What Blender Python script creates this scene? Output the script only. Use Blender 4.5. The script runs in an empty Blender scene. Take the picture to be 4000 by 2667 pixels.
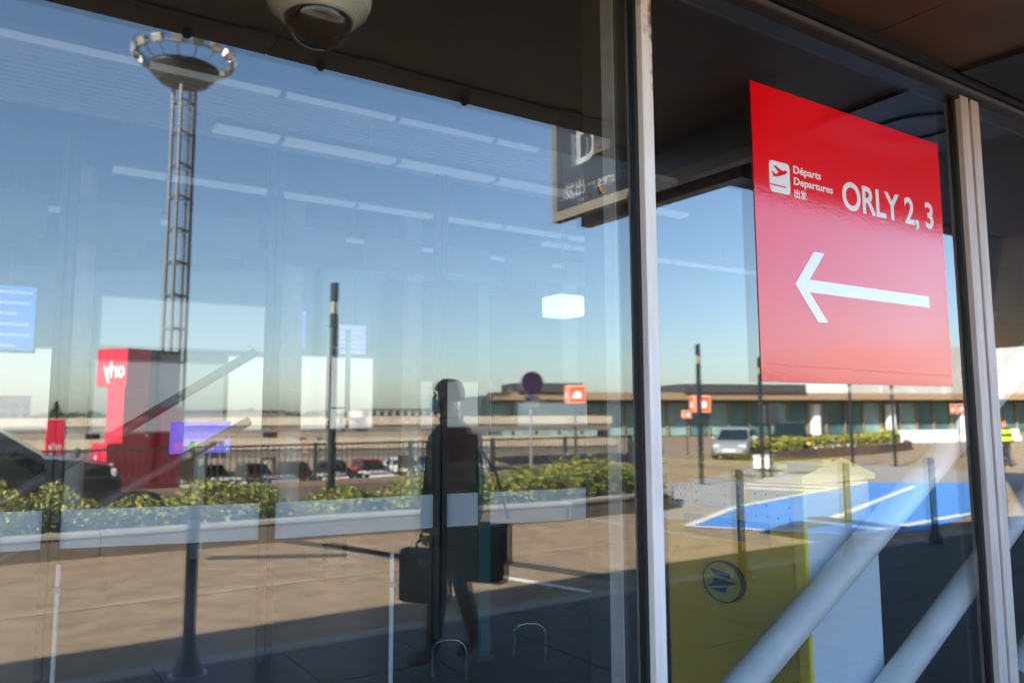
import bpy, bmesh, math, random
from math import sin, cos, pi, radians, atan, atan2, hypot
from mathutils import Vector, Matrix, noise
random.seed(7)
S = bpy.context.scene
# ------------------------------------------------------------------ camera
CAM_D, EYE = 2.2, 1.55
cd = bpy.data.cameras.new('camera'); cam = bpy.data.objects.new('camera', cd)
S.collection.objects.link(cam); S.camera = cam
HEAD, PITCH, ROLL = radians(33.92), atan(341/3111), radians(.27)
fw = Vector((sin(HEAD)*cos(PITCH), cos(HEAD)*cos(PITCH), sin(PITCH)))
rt = Vector((cos(HEAD), -sin(HEAD), 0)); upv = rt.cross(fw)
r2 = rt*cos(ROLL) - upv*sin(ROLL); u2 = upv*cos(ROLL) + rt*sin(ROLL)
cam.matrix_world = Matrix(((r2.x, u2.x, -fw.x, 0), (r2.y, u2.y, -fw.y, -CAM_D), (r2.z, u2.z, -fw.z, EYE), (0, 0, 0, 1)))
cd.sensor_width = 36; cd.lens = 28; cd.shift_y = -62/4000
cd.clip_start = .05; cd.clip_end = 6000
cd.dof.use_dof = True; cd.dof.focus_distance = 3.7; cd.dof.aperture_fstop = 1.9
# ------------------------------------------------------------------ sky, sun, exposure
SUN_DIR = Vector((-.93*cos(radians(32)), .365*cos(radians(32)), sin(radians(32))))   # towards the sun
w = bpy.data.worlds.new('World'); S.world = w; w.use_nodes = True
nt = w.node_tree; bg = nt.nodes['Background']
sky = nt.nodes.new('ShaderNodeTexSky'); sky.sky_type = 'NISHITA'; sky.sun_disc = False
sky.sun_elevation = radians(32); sky.sun_rotation = atan2(SUN_DIR.x, SUN_DIR.y)
sky.air_density = 1.0; sky.dust_density = 1.0; sky.ozone_density = 3.0
nt.links.new(sky.outputs[0], bg.inputs[0]); bg.inputs[1].default_value = .088
sl = bpy.data.lights.new('sun', 'SUN'); sl.energy = 5.0; sl.angle = radians(.53); sl.color = (1, .93, .82)
so = bpy.data.objects.new('sun', sl); S.collection.objects.link(so)
so.rotation_euler = SUN_DIR.to_track_quat('Z', 'Y').to_euler(); so.location = (-20, 8, 25)
S.view_settings.view_transform = 'Standard'; S.view_settings.look = 'None'
S.view_settings.exposure = 2.75; S.view_settings.gamma = 1
S.render.engine = 'CYCLES'
cy = S.cycles; cy.use_denoising = True; cy.max_bounces = 8; cy.diffuse_bounces = 4; cy.glossy_bounces = 5
cy.transparent_max_bounces = 24; cy.transmission_bounces = 6; cy.sample_clamp_indirect = 6
cy.caustics_reflective = False; cy.caustics_refractive = False
C = S.collection
# ------------------------------------------------------------------ materials
MATS = {}
def mat(name, col=(.5, .5, .5), rough=.6, metal=0, var=.12, scale=8., emit=None, estr=0, ior=1.5, bump=0., coords='Object', alt=None, stretch=None):
    if name in MATS: return MATS[name]
    m = bpy.data.materials.new(name); m.use_nodes = True; t = m.node_tree; b = t.nodes['Principled BSDF']
    b.inputs['Roughness'].default_value = rough; b.inputs['Metallic'].default_value = metal; b.inputs['IOR'].default_value = ior
    b.inputs['Base Color'].default_value = (*col, 1)
    if var or bump:
        tc = t.nodes.new('ShaderNodeTexCoord'); n = t.nodes.new('ShaderNodeTexNoise')
        n.inputs['Scale'].default_value = scale; n.inputs['Detail'].default_value = 6; n.inputs['Roughness'].default_value = .6
        if stretch:
            mp = t.nodes.new('ShaderNodeMapping'); mp.inputs['Scale'].default_value = stretch
            t.links.new(tc.outputs[coords], mp.inputs[0]); t.links.new(mp.outputs[0], n.inputs[0])
        else: t.links.new(tc.outputs[coords], n.inputs[0])
    if var:
        r = t.nodes.new('ShaderNodeValToRGB'); t.links.new(n.outputs[0], r.inputs[0])
        lo = alt if alt else tuple(c*(1-var*1.6) for c in col)
        r.color_ramp.elements[0].position = .3; r.color_ramp.elements[1].position = .7
        r.color_ramp.elements[0].color = (*lo, 1); r.color_ramp.elements[1].color = (*[min(1, c*(1+var)) for c in col], 1)
        t.links.new(r.outputs[0], b.inputs['Base Color'])
    if bump:
        bp = t.nodes.new('ShaderNodeBump'); bp.inputs['Strength'].default_value = bump; bp.inputs['Distance'].default_value = .02
        t.links.new(n.outputs[0], bp.inputs['Height']); t.links.new(bp.outputs[0], b.inputs['Normal'])
    if emit:
        b.inputs['Emission Color'].default_value = (*emit, 1); b.inputs['Emission Strength'].default_value = estr
    MATS[name] = m; return m
def glass_mat(name, ior, tint=(1, 1, 1), dirt=0.0):
    m = bpy.data.materials.new(name); m.use_nodes = True; t = m.node_tree; t.nodes.clear(); N = t.nodes.new; L = t.links.new
    out = N('ShaderNodeOutputMaterial'); tr = N('ShaderNodeBsdfTransparent'); tr.inputs[0].default_value = (*tint, 1)
    tr2 = N('ShaderNodeBsdfTransparent'); gl = N('ShaderNodeBsdfGlossy'); gl.inputs['Roughness'].default_value = 0.0
    gl.inputs[0].default_value = (.97, 1, .99, 1)
    fr = N('ShaderNodeFresnel'); fr.inputs[0].default_value = ior
    mx = N('ShaderNodeMixShader'); L(fr.outputs[0], mx.inputs[0]); L(tr.outputs[0], mx.inputs[1]); L(gl.outputs[0], mx.inputs[2])
    last = mx
    if dirt:
        df = N('ShaderNodeBsdfDiffuse'); df.inputs[0].default_value = (.6, .57, .52, 1)
        tc = N('ShaderNodeTexCoord'); mp = N('ShaderNodeMapping'); mp.inputs['Scale'].default_value = (9, 9, .7)
        n = N('ShaderNodeTexNoise'); n.inputs['Scale'].default_value = 2.2; n.inputs['Detail'].default_value = 7
        L(tc.outputs['Object'], mp.inputs[0]); L(mp.outputs[0], n.inputs[0])
        n2 = N('ShaderNodeTexNoise'); n2.inputs['Scale'].default_value = 70; n2.inputs['Detail'].default_value = 3; L(tc.outputs['Object'], n2.inputs[0])
        r2_ = N('ShaderNodeMapRange'); r2_.inputs[1].default_value = .68; r2_.inputs[2].default_value = .8; r2_.inputs[3].default_value = 0; r2_.inputs[4].default_value = .35
        L(n2.outputs[0], r2_.inputs[0])
        r = N('ShaderNodeMapRange'); r.inputs[1].default_value = .45; r.inputs[2].default_value = .8; r.inputs[3].default_value = 0; r.inputs[4].default_value = dirt
        L(n.outputs[0], r.inputs[0])
        ad = N('ShaderNodeMath'); ad.operation = 'MULTIPLY_ADD'; L(r2_.outputs[0], ad.inputs[0]); ad.inputs[1].default_value = dirt*30; L(r.outputs[0], ad.inputs[2])
        md = N('ShaderNodeMixShader'); L(ad.outputs[0], md.inputs[0]); L(mx.outputs[0], md.inputs[1]); L(df.outputs[0], md.inputs[2]); last = md
    ge = N('ShaderNodeNewGeometry'); mb = N('ShaderNodeMixShader')      # only the entry face of a pane carries the coating
    L(ge.outputs['Backfacing'], mb.inputs[0]); L(last.outputs[0], mb.inputs[1]); L(tr2.outputs[0], mb.inputs[2])
    L(mb.outputs[0], out.inputs[0]); MATS[name] = m; return m
G_OUT = glass_mat('facade_glass', 2.15, (.96, .975, .98), .0015)
G_IN = glass_mat('inner_glass', 1.65, (.96, .98, .98))
G_THIN = glass_mat('partition_glass', 1.4, (.95, .98, .97))
ALU = mat('mullion_aluminium', (.62, .54, .51), .45, 0, var=.12, scale=5, stretch=(6, 6, .6))
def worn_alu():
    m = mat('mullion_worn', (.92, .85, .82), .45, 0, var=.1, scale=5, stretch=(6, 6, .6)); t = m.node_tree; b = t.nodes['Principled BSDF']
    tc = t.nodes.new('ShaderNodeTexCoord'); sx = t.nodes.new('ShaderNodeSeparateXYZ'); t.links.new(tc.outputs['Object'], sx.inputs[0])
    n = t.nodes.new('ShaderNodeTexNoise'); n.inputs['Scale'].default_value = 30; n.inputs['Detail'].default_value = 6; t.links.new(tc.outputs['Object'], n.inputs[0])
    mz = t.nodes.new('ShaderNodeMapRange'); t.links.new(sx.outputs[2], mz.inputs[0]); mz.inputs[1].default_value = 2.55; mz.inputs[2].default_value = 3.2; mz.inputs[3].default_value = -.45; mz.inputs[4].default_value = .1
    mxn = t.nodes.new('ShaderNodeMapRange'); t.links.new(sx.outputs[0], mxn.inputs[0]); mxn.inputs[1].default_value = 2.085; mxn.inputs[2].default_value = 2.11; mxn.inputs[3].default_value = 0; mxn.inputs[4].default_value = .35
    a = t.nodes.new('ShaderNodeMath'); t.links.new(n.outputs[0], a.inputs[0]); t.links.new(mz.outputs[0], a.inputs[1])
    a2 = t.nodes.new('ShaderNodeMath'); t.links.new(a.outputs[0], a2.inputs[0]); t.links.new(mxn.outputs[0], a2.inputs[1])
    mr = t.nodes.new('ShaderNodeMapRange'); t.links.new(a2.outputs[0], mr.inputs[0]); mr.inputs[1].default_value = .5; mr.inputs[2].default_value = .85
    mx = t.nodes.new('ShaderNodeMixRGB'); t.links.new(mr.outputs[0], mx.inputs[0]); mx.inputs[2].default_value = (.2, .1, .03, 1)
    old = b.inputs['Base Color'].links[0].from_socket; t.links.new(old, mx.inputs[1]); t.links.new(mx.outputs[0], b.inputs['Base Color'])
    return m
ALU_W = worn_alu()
BLACK = mat('black_rubber', (.012, .012, .013), .45, var=.2)
DARKF = mat('dark_frame', (.03, .028, .026), .4, .3)
STEEL = mat('grey_steel', (.32, .33, .34), .4, .6)
PALE = mat('pale_profile', (.55, .56, .55), .5)
WHITE = mat('white_paint', (.78, .79, .8), .35, var=.04)
GREYW = mat('grey_white', (.6, .62, .64), .5, var=.05)
DGREY = mat('dark_grey', (.06, .06, .065), .5)
ASPH = mat('asphalt', (.28, .195, .12), .9, var=.22, scale=3.5, bump=.25)
PAVE = mat('paving', (.045, .046, .05), .8, var=.18, scale=2.5)
CONC = mat('concrete', (.42, .38, .33), .85, var=.15, scale=3)
LEAF1 = mat('leaf_green', (.19, .23, .03), .55, var=.35, scale=5)
LEAF2 = mat('leaf_yellow', (.34, .31, .04), .55, var=.3, scale=5)
LEAF3 = mat('leaf_dark', (.04, .065, .015), .55, var=.3, scale=5)
# ------------------------------------------------------------------ mesh helpers
class MB:
    def __init__(s): s.v = []; s.f = []; s.m = []
    def add(s, vs, fs, mi=0):
        o = len(s.v); s.v += [tuple(v) for v in vs]; s.f += [tuple(i+o for i in f) for f in fs]; s.m += [mi]*len(fs); return s
    def box(s, x0, x1, y0, y1, z0, z1, mi=0, M=None):
        x0, x1 = min(x0, x1), max(x0, x1); y0, y1 = min(y0, y1), max(y0, y1); z0, z1 = min(z0, z1), max(z0, z1)
        vs = [(x, y, z) for z in (z0, z1) for x, y in ((x0, y0), (x1, y0), (x1, y1), (x0, y1))]
        if M: vs = [M @ Vector(v) for v in vs]
        return s.add(vs, [(3, 2, 1, 0), (4, 5, 6, 7), (0, 1, 5, 4), (1, 2, 6, 5), (2, 3, 7, 6), (3, 0, 4, 7)], mi)
    def bbox(s, x0, x1, y0, y1, z0, z1, b=.01, mi=0):          # bevelled box
        bm = bmesh.new(); bmesh.ops.create_cube(bm, size=1)
        for v in bm.verts: v.co = Vector(((x0+x1)/2+v.co.x*(x1-x0), (y0+y1)/2+v.co.y*(y1-y0), (z0+z1)/2+v.co.z*(z1-z0)))
        bmesh.ops.bevel(bm, geom=bm.edges[:], offset=b, segments=2, affect='EDGES', profile=.5)
        bm.verts.index_update(); s.add([v.co[:] for v in bm.verts], [[v.index for v in f.verts] for f in bm.faces], mi); bm.free(); return s
    def tube(s, pts, rads, n=12, mi=0, cap=True):
        pts = [Vector(p) for p in pts]; rads = rads if isinstance(rads, (list, tuple)) else [rads]*len(pts); rings = []
        for i, p in enumerate(pts):
            d = (pts[min(i+1, len(pts)-1)] - pts[max(i-1, 0)]).normalized()
            a = d.cross(Vector((0, 0, 1))) if abs(d.z) < .95 else d.cross(Vector((1, 0, 0)))
            a.normalize(); b = d.cross(a)
            rings.append([p + (a*cos(2*pi*k/n) + b*sin(2*pi*k/n))*rads[i] for k in range(n)])
        vs = [v for r in rings for v in r]; fs = []
        for i in range(len(pts)-1):
            for k in range(n): fs.append((i*n+k, i*n+(k+1) % n, (i+1)*n+(k+1) % n, (i+1)*n+k))
        if cap: fs += [tuple(reversed(range(n))), tuple(range((len(pts)-1)*n, len(pts)*n))]
        return s.add(vs, fs, mi)
    def lathe(s, prof, c=(0, 0, 0), n=32, mi=0):               # (r, z) profile about a vertical axis
        vs = [(c[0]+r*cos(2*pi*k/n), c[1]+r*sin(2*pi*k/n), c[2]+z) for r, z in prof for k in range(n)]; fs = []
        for i in range(len(prof)-1):
            for k in range(n): fs.append((i*n+k, i*n+(k+1) % n, (i+1)*n+(k+1) % n, (i+1)*n+k))
        return s.add(vs, fs, mi)
    def prism(s, poly, f, a, b, mi=0):                          # polygon extruded: f(u, v, t) -> point
        n = len(poly); vs = [f(u, v, a) for u, v in poly] + [f(u, v, b) for u, v in poly]
        fs = [tuple(reversed(range(n))), tuple(range(n, 2*n))] + [(i, (i+1) % n, n+(i+1) % n, n+i) for i in range(n)]
        return s.add(vs, fs, mi)
def smooth(me, ang=40):
    for p in me.polygons: p.use_smooth = True
    try: me.set_sharp_from_angle(angle=radians(ang))
    except Exception: pass
def fixn(me):
    bm = bmesh.new(); bm.from_mesh(me); bmesh.ops.recalc_face_normals(bm, faces=bm.faces); bm.to_mesh(me); bm.free()
def obj(name, mb, mats, parent=None, sm=False, label=None, cat=None, group=None, kind=None):
    me = bpy.data.meshes.new(name); me.from_pydata(mb.v, [], mb.f); mats = mats if isinstance(mats, (list, tuple)) else [mats]
    for m in mats: me.materials.append(m)
    me.polygons.foreach_set('material_index', mb.m); me.update()
    if len(mb.f) < 60000: fixn(me)
    if sm: smooth(me)
    o = bpy.data.objects.new(name, me); C.objects.link(o)
    if parent: o.parent = parent
    tag(o, label, cat, group, kind); return o
def tag(o, label=None, cat=None, group=None, kind=None):
    for k, v in (('label', label), ('category', cat), ('group', group), ('kind', kind)):
        if v: o[k] = v
    return o
def thing(name, label, cat, loc=(0, 0, 0), rz=0, group=None):
    o = bpy.data.objects.new(name, None); C.objects.link(o); o.location = loc; o.rotation_euler = (0, 0, rz)
    o.empty_display_size = .2; return tag(o, label, cat, group)
def dup(root, loc, rz, label=None, scale=None):
    def cp(o, par):
        c = o.copy(); C.objects.link(c); c.parent = par
        for ch in o.children: cp(ch, c)
        return c
    r = cp(root, None); r.location = loc; r.rotation_euler = (0, 0, rz)
    if scale: r.scale = (scale,)*3
    if label: r['label'] = label
    return r
def text(name, body, size, o, right, up, m, parent, depth=.001, sx=1., bold=0., align='LEFT'):
    cu = bpy.data.curves.new('t', 'FONT'); cu.body = body; cu.size = size; cu.extrude = depth/2; cu.offset = bold; cu.align_x = align; cu.resolution_u = 5
    to = bpy.data.objects.new('t', cu); C.objects.link(to); dg = bpy.context.evaluated_depsgraph_get(); dg.update()
    me = bpy.data.meshes.new_from_object(to.evaluated_get(dg)); bpy.data.objects.remove(to); bpy.data.curves.remove(cu)
    R, U = Vector(right), Vector(up); Nn = R.cross(U)
    mt = Matrix(((R.x*sx, U.x, Nn.x, o[0]), (R.y*sx, U.y, Nn.y, o[1]), (R.z*sx, U.z, Nn.z, o[2]), (0, 0, 0, 1)))
    me.transform(mt); me.name = name; me.materials.clear(); me.materials.append(m)
    ob = bpy.data.objects.new(name, me); C.objects.link(ob); ob.parent = parent; return ob
# ================================================================== THE GROUND (outside is y < 0, the hall is y > 0)
def gz(x): return -.03*min(max(0, x-8), 25)
LOW = -3.2
def ground():
    mb = MB()
    xs = [-2500, -400, -80, -30, -12, 0, 8] + [8+2.5*i for i in range(1, 11)] + [60, 120, 400, 2500]
    def cell(x0, x1, ya, yb, za=None):
        a = [(x0, ya), (x1, ya), (x1, yb), (x0, yb)]
        mb.add([(x, y, (gz(x) if za is None else za)) for x, y in a], [(0, 1, 2, 3)])
    for i in range(len(xs)-1):                                        # the upper level, back to y = -14
        cell(xs[i], xs[i+1], -14, 30)
    ys = [-14, -20, -26, -32, -40, -60, -120, -400, -3000]
    for j in range(len(ys)-1):
        ya, yb = ys[j], ys[j+1]
        la, lb = (-ya+2.2)-2, (-yb+2.2)-2                              # edge of the terrace above the car park
        mb.add([(la, ya, gz(la)), (3000, ya, -.75), (3000, yb, -.75), (lb, yb, gz(lb))], [(0, 1, 2, 3)]) if la > 33 else None
        if la <= 33:
            xx = [x for x in xs if x > max(la, lb)]
            pts = [(la, ya)] ; mb.add([(la, ya, gz(la)), (max(la, lb)+.01, ya, gz(max(la, lb))), (lb, yb, gz(lb))], [(0, 1, 2)])
            xx = [max(la, lb)+.01] + xx
            for k in range(len(xx)-1): cell(xx[k], xx[k+1], ya, yb)
        mb.add([(-3000, ya, LOW), (la, ya, LOW), (lb, yb, LOW), (-3000, yb, LOW)], [(0, 1, 2, 3)])
        mb.add([(la, ya, gz(la)), (lb, yb, gz(lb)), (lb, yb, LOW), (la, ya, LOW)], [(0, 1, 2, 3)])
    mb.add([(-3000, -14, 0), (14.2, -14, gz(14.2)), (14.2, -14, LOW), (-3000, -14, LOW)], [(0, 1, 2, 3)])
    return obj('ground', mb, ASPH, kind='structure')
GROUND = ground()
pav = MB()                                                            # pavement in front of the glass, kerb 12 cm below the tops
pav.box(-30, 60, -3.12, 0.0, -.9, .004)
PAVEMENT = obj('pavement', pav, PAVE, kind='structure')
KERB = mat('kerb_stone', (.33, .3, .27), .8, var=.15, scale=4)
for i in range(46):
    x = -14 + i*1.0
    if i == 0: kme = obj('kerb_stone', MB().bbox(.004, .996, -3.3, -3.122, -.4, .012, .012), KERB, PAVEMENT); kme.location.x = x
    else:
        k = kme.copy(); C.objects.link(k); k.parent = PAVEMENT; k.location = (x, 0, 0)
slabJ = MB()
PAVE2 = mat('paving_slab', (.05, .051, .055), .75, var=.16, scale=6)
sl0 = None
for i in range(24):
    for j in range(4):
        if sl0 is None: sl0 = obj('paving_slab', MB().bbox(.005, .745, .005, .745, 0, .03, .004), PAVE2, PAVEMENT); q = sl0
        else: q = sl0.copy(); C.objects.link(q); q.parent = PAVEMENT
        q.location = (-2+i*.75, -3.11+j*.75, -.016+random.uniform(-.0015, .0015))
ROADMARK = mat('road_paint_white', (.75, .74, .7), .7, var=.1, scale=12)
OCHRE = mat('road_paint_ochre', (.5, .36, .2), .8, var=.2, scale=8)
BLUE = mat('road_paint_blue', (.07, .25, .66), .75, var=.1, scale=5)
TYRE = mat('tyre_marks', (.055, .048, .042), .9, var=.2, scale=6)
def mark(name, poly, m, lift=.006):
    xs = [p[0] for p in poly]; mb = MB(); mb.add([(x, -y, gz(x)+lift) for x, y in poly], [tuple(range(len(poly)))])
    me = obj(name, mb, m, GROUND); return me
def strip(p, q, wd, m, name='road_marking', lift=.006):
    n = 1 if max(p[0], q[0]) < 8 else 8
    d = Vector((q[0]-p[0], q[1]-p[1])).normalized(); o = Vector((-d.y, d.x))*wd/2; mb = MB()
    for i in range(n):
        a = (p[0]+(q[0]-p[0])*i/n, p[1]+(q[1]-p[1])*i/n); b = (p[0]+(q[0]-p[0])*(i+1)/n, p[1]+(q[1]-p[1])*(i+1)/n)
        mb.add([(x, -y, gz(x)+lift) for x, y in ((a[0]+o.x, a[1]+o.y), (a[0]-o.x, a[1]-o.y), (b[0]-o.x, b[1]-o.y), (b[0]+o.x, b[1]+o.y))], [(0, 1, 2, 3)])
    return obj(name, mb, m, GROUND)
strip((-8, 5.25), (8, 5.2), .05, OCHRE)
for x in (4.25, 9.4, -.9, -6): strip((x, 4.3), (x+.28, 3.34), .11, ROADMARK)
for i, (a, b) in enumerate((((3.3, 7.6), (4.1, 5.6)), ((3.6, 7.2), (4.0, 5.4)), ((4.6, 5.2), (5.1, 3.6)), ((2.2, 7.0), (3.5, 6.3)))): strip(a, b, .22, TYRE, 'tyre_mark', .004)
# blue bay, built in convex strips so that it follows the slope
bay = [(8.2, 5.7), (9.6, 4.1), (11, 3.9), (14.16, 4.85), (18, 6.6), (23.6, 9.5), (20.1, 10.6), (15, 8.85), (11.04, 7.3)]
def bay_mesh():
    mb = MB(); lo = [(8.2, 5.7), (9.6, 4.1), (11, 3.9), (14.16, 4.85), (18, 6.6), (23.6, 9.5)]; hi = [(8.2, 5.7), (11.04, 7.3), (15, 8.85), (20.1, 10.6), (23.6, 9.5)]
    def at(l, x):
        for a, b in zip(l, l[1:]):
            if a[0] <= x <= b[0]: return a[1]+(b[1]-a[1])*(x-a[0])/(b[0]-a[0])
    n = 30; X = [8.2+(23.6-8.2)*i/n for i in range(n+1)]
    for a, b in zip(X, X[1:]):
        mb.add([(a, -at(lo, a), gz(a)+.006), (b, -at(lo, b), gz(b)+.006), (b, -at(hi, b), gz(b)+.006), (a, -at(hi, a), gz(a)+.006)], [(0, 1, 2, 3)])
    return mb
obj('blue_bay', bay_mesh(), BLUE, GROUND)
for p, q in ((bay[0], bay[8]), (bay[8], bay[6]), (bay[0], (9.6, 4.1)), ((11.0, 5.4), (20, 9.2)), ((9.6, 4.1), (14.2, 4.9))): strip(p, q, .13, ROADMARK, lift=.011)
PALEG = mat('pale_concrete_road', (.3, .275, .25), .85, var=.12, scale=2)
for i in range(6):                                                    # zebra crossing
    t0 = i/6; a = (14.9+t0*7.4, 10.6+t0*4.3); strip(a, (a[0]+1.5, a[1]-2.0), .5, ROADMARK)
def pale_apron():
    mb = MB(); X = [7.5+i*1.5 for i in range(17)]
    for a, b in zip(X, X[1:]):
        f = lambda x: 7.9+(x-7.5)*.58; g_ = lambda x: max(3.35, 5.5+(x-11)*.22)
        mb.add([(a, -g_(a), gz(a)+.003), (b, -g_(b), gz(b)+.003), (b, -f(b), gz(b)+.003), (a, -f(a), gz(a)+.003)], [(0, 1, 2, 3)])
    return mb
obj('road_surface_patch', pale_apron(), PALEG, GROUND)
# ================================================================== THE TERMINAL: hall behind the glass
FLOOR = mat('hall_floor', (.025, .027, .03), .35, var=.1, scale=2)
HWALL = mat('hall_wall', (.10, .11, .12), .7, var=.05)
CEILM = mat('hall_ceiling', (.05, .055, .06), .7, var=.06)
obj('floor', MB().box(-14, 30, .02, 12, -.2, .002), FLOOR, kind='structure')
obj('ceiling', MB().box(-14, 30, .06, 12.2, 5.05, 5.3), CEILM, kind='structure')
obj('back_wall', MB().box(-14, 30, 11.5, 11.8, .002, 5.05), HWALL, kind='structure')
obj('wall_cladding', MB().box(-14, 30, 11.42, 11.498, .004, 1.27), mat('painted_wall_shade', (.035, .036, .04), .5), kind='structure')  # added dark sheet: the gloom of the lower hall painted onto the wall
obj('side_wall_left', MB().box(-14.2, -14, .05, 11.8, .002, 5.05), HWALL, kind='structure')
obj('side_wall_right', MB().box(30, 30.2, .05, 11.8, .002, 5.05), HWALL, kind='structure')
obj('upper_wall', MB().box(-14, 30, .05, .25, 3.425, 5.5), mat('facade_panel', (.3, .3, .3), .6), kind='structure')
# ------------------------------------------------------------------ glass facade
FAC = thing('glass_facade', 'tall double glazed facade with beige aluminium mullions reflecting the forecourt', 'glass wall', (0, 0, 0))
def pane(x0, x1, yaw=0.0):
    p = obj('glass_pane', MB().box(x0, x1, -.003, .003, .09, 3.28), G_OUT, FAC)
    q = obj('inner_pane', MB().box(x0, x1, .028, .034, .09, 3.28), G_IN, FAC)
    if yaw:
        c = Vector(((x0+x1)/2, 0, 1.6))
        for o in (p, q): o.matrix_local = Matrix.Translation(c) @ Matrix.Rotation(yaw, 4, 'X') @ Matrix.Translation(-c)
    return p, q
CAPS = [(-3.0, -2.95), (-.52, -.47), (2.054, 2.109), (4.465, 4.55), (4.58, 4.665), (7.1, 7.15), (9.55, 9.6), (12.0, 12.05), (14.5, 14.55)]
edges = [-6, -2.975, -.495, 2.082, 4.565, 7.125, 9.575, 12.025, 14.525, 30]
for a, b in zip(edges, edges[1:]):
    pane(a+.022, b-.022)
for a, b in CAPS:
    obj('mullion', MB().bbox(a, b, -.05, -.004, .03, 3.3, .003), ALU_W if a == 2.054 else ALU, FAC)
for a in (-2.975, -.495, 2.082, 4.565, 7.125, 9.575, 12.025):
    obj('gasket', MB().box(a-.045, a+.045, -.02, -.0032, .04, 3.29) if a != 4.565 else MB().box(4.44, 4.69, -.02, -.0032, .04, 3.29), BLACK, FAC)
    obj('inner_mullion', MB().box(a-.04, a+.04, .036, .30 if a < 3 else .052, .03, 3.3), mat('inner_mullion', (.06, .06, .06), .4), FAC)
    if a < 3: obj('inner_mullion_trim', MB().box(a-.047, a-.0405, .10, .17, .03, 3.3), PALE, FAC)
obj('transom', MB().box(-6, 30, -.045, .04, 3.281, 3.36), DARKF, FAC)
obj('transom_trim', MB().box(-6, 30, -.06, -.0455, 3.33, 3.355), mat('trim', (.2, .19, .18), .35, .5), FAC)
obj('head_frame', MB().box(-6, 30, -.09, .05, 3.362, 3.408), mat('head', (.008, .008, .008), .5), FAC)
obj('sill', MB().box(-6, 30, -.05, .05, .006, .088), DARKF, FAC)
# ------------------------------------------------------------------ canopy over the pavement
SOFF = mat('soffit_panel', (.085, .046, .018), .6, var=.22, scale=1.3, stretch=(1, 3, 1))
SOFF_LIT = mat('sunlit_soffit_panel', (.34, .2, .08), .6, var=.22, scale=1.3, stretch=(1, 3, 1))  # lighter copy of the soffit: sunlight bounced off the ground painted into its colour
CAN = thing('canopy', 'low brown soffit canopy running along the glass facade', 'canopy', (0, 0, 3.41))
def edge_y(x):
    if x < 3.6: return 1.79
    if x < 9.2: return 2.1
    return 2.1+(x-9.2)*.49
bx = [-16+2.45*i for i in range(6)]
bx += [x for x in (-1.3, 1.15, 3.6, 4.6, 7.05, 9.2, 11.6, 14, 16.4, 18.8, 21.2, 23.6, 25.4)]
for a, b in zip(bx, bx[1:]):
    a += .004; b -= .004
    obj('soffit_panel', MB().prism([(a, 0), (b, 0), (b, -edge_y(b)+.22), (a, -edge_y(a)+.22)], lambda u, v, t: (u, v, t), 0, .02), SOFF if a < 9 else SOFF_LIT, CAN)
    e = obj('edge_beam', MB().prism([(a, -edge_y(a)+.216), (b, -edge_y(b)+.216), (b, -edge_y(b)), (a, -edge_y(a))], lambda u, v, t: (u, v, t), -.012, .24), mat('edge_beam', (.075, .055, .032), .65), CAN)
obj('roof_deck', MB().prism([(-16, .05), (25.4, .05), (25.4, -edge_y(25.4)+.004), (9.2, -edge_y(9.2)+.004), (3.6, -2.05), (3.6, -1.7), (-16, -1.7)], lambda u, v, t: (u, v, t), .0215, .22), DGREY, CAN)
for x in (1.04, 1.67, 2.98, 4.9, .42): obj('clip', MB().tube([(x-.075, -1.565, -.013), (x+.075, -1.555, -.013)], .011, 8), STEEL, CAN, True)
for x in (.75, 1.42, 2.3): obj('bracket', MB().lathe([(0, 0), (.022, 0), (.025, -.03), (.012, -.045), (0, -.045)], (x, -1.72, -.012), 12), BLACK, CAN)
for x, y in ((2.5, -.9), (4.05, -.75), (3.5, -.9), (5.0, -1.2), (1.9, -.8)): obj('bolt_cover', MB().lathe([(0, 0), (.025, 0), (.025, -.006), (0, -.008)], (x, y, -.0005), 14), BLACK, CAN)
h = obj('soffit_hatch', MB().prism([(4.36, -.11), (5.6, -.11), (5.6, -.95), (4.42, -.95)], lambda u, v, t: (u, v, t), -.03, -.0008), mat('hatch', (.01, .011, .013), .45), CAN)
obj('hatch_vent', MB().lathe([(.26, 0), (.26, -.012), (.22, -.012), (.22, -.004)], (4.98, -.5, -.031), 28), BLACK, h)
# ------------------------------------------------------------------ the red sign on the glass
def vinyl(name, col):
    m = mat(name, col, .3, var=.03, scale=3, ior=1.45); t = m.node_tree; b = t.nodes['Principled BSDF']
    tc = t.nodes.new('ShaderNodeTexCoord'); n = t.nodes.new('ShaderNodeTexNoise'); n.inputs['Scale'].default_value = 90; n.inputs['Detail'].default_value = 3
    mp = t.nodes.new('ShaderNodeMapping'); mp.inputs['Scale'].default_value = (1, 1, .7); t.links.new(tc.outputs['Object'], mp.inputs[0]); t.links.new(mp.outputs[0], n.inputs[0])
    b.inputs['Coat Weight'].default_value = 1; b.inputs['Coat Roughness'].default_value = .08; b.inputs['Coat IOR'].default_value = 1.6; b.inputs['Specular IOR Level'].default_value = .05
    bp = t.nodes.new('ShaderNodeBump'); bp.inputs['Strength'].default_value = .12; bp.inputs['Distance'].default_value = .004
    t.links.new(n.outputs[0], bp.inputs['Height']); t.links.new(bp.outputs[0], b.inputs['Normal']); t.links.new(bp.outputs[0], b.inputs['Coat Normal']); return m
RED = vinyl('red_vinyl', (.95, .0005, .006)); WV = vinyl('white_vinyl', (.93, .93, .94))
SG = thing('departures_sign', 'red vinyl departures sign with white arrow stuck on the glass', 'sign', (2.737, -.005, 1.677))
SX, SZ, W_, H_ = 2.737, 1.677, 1.534, 1.314
sg = MB(); sg.box(0, W_, -.0015, .0015, 0, H_); obj('panel', sg, RED, SG)
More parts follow.
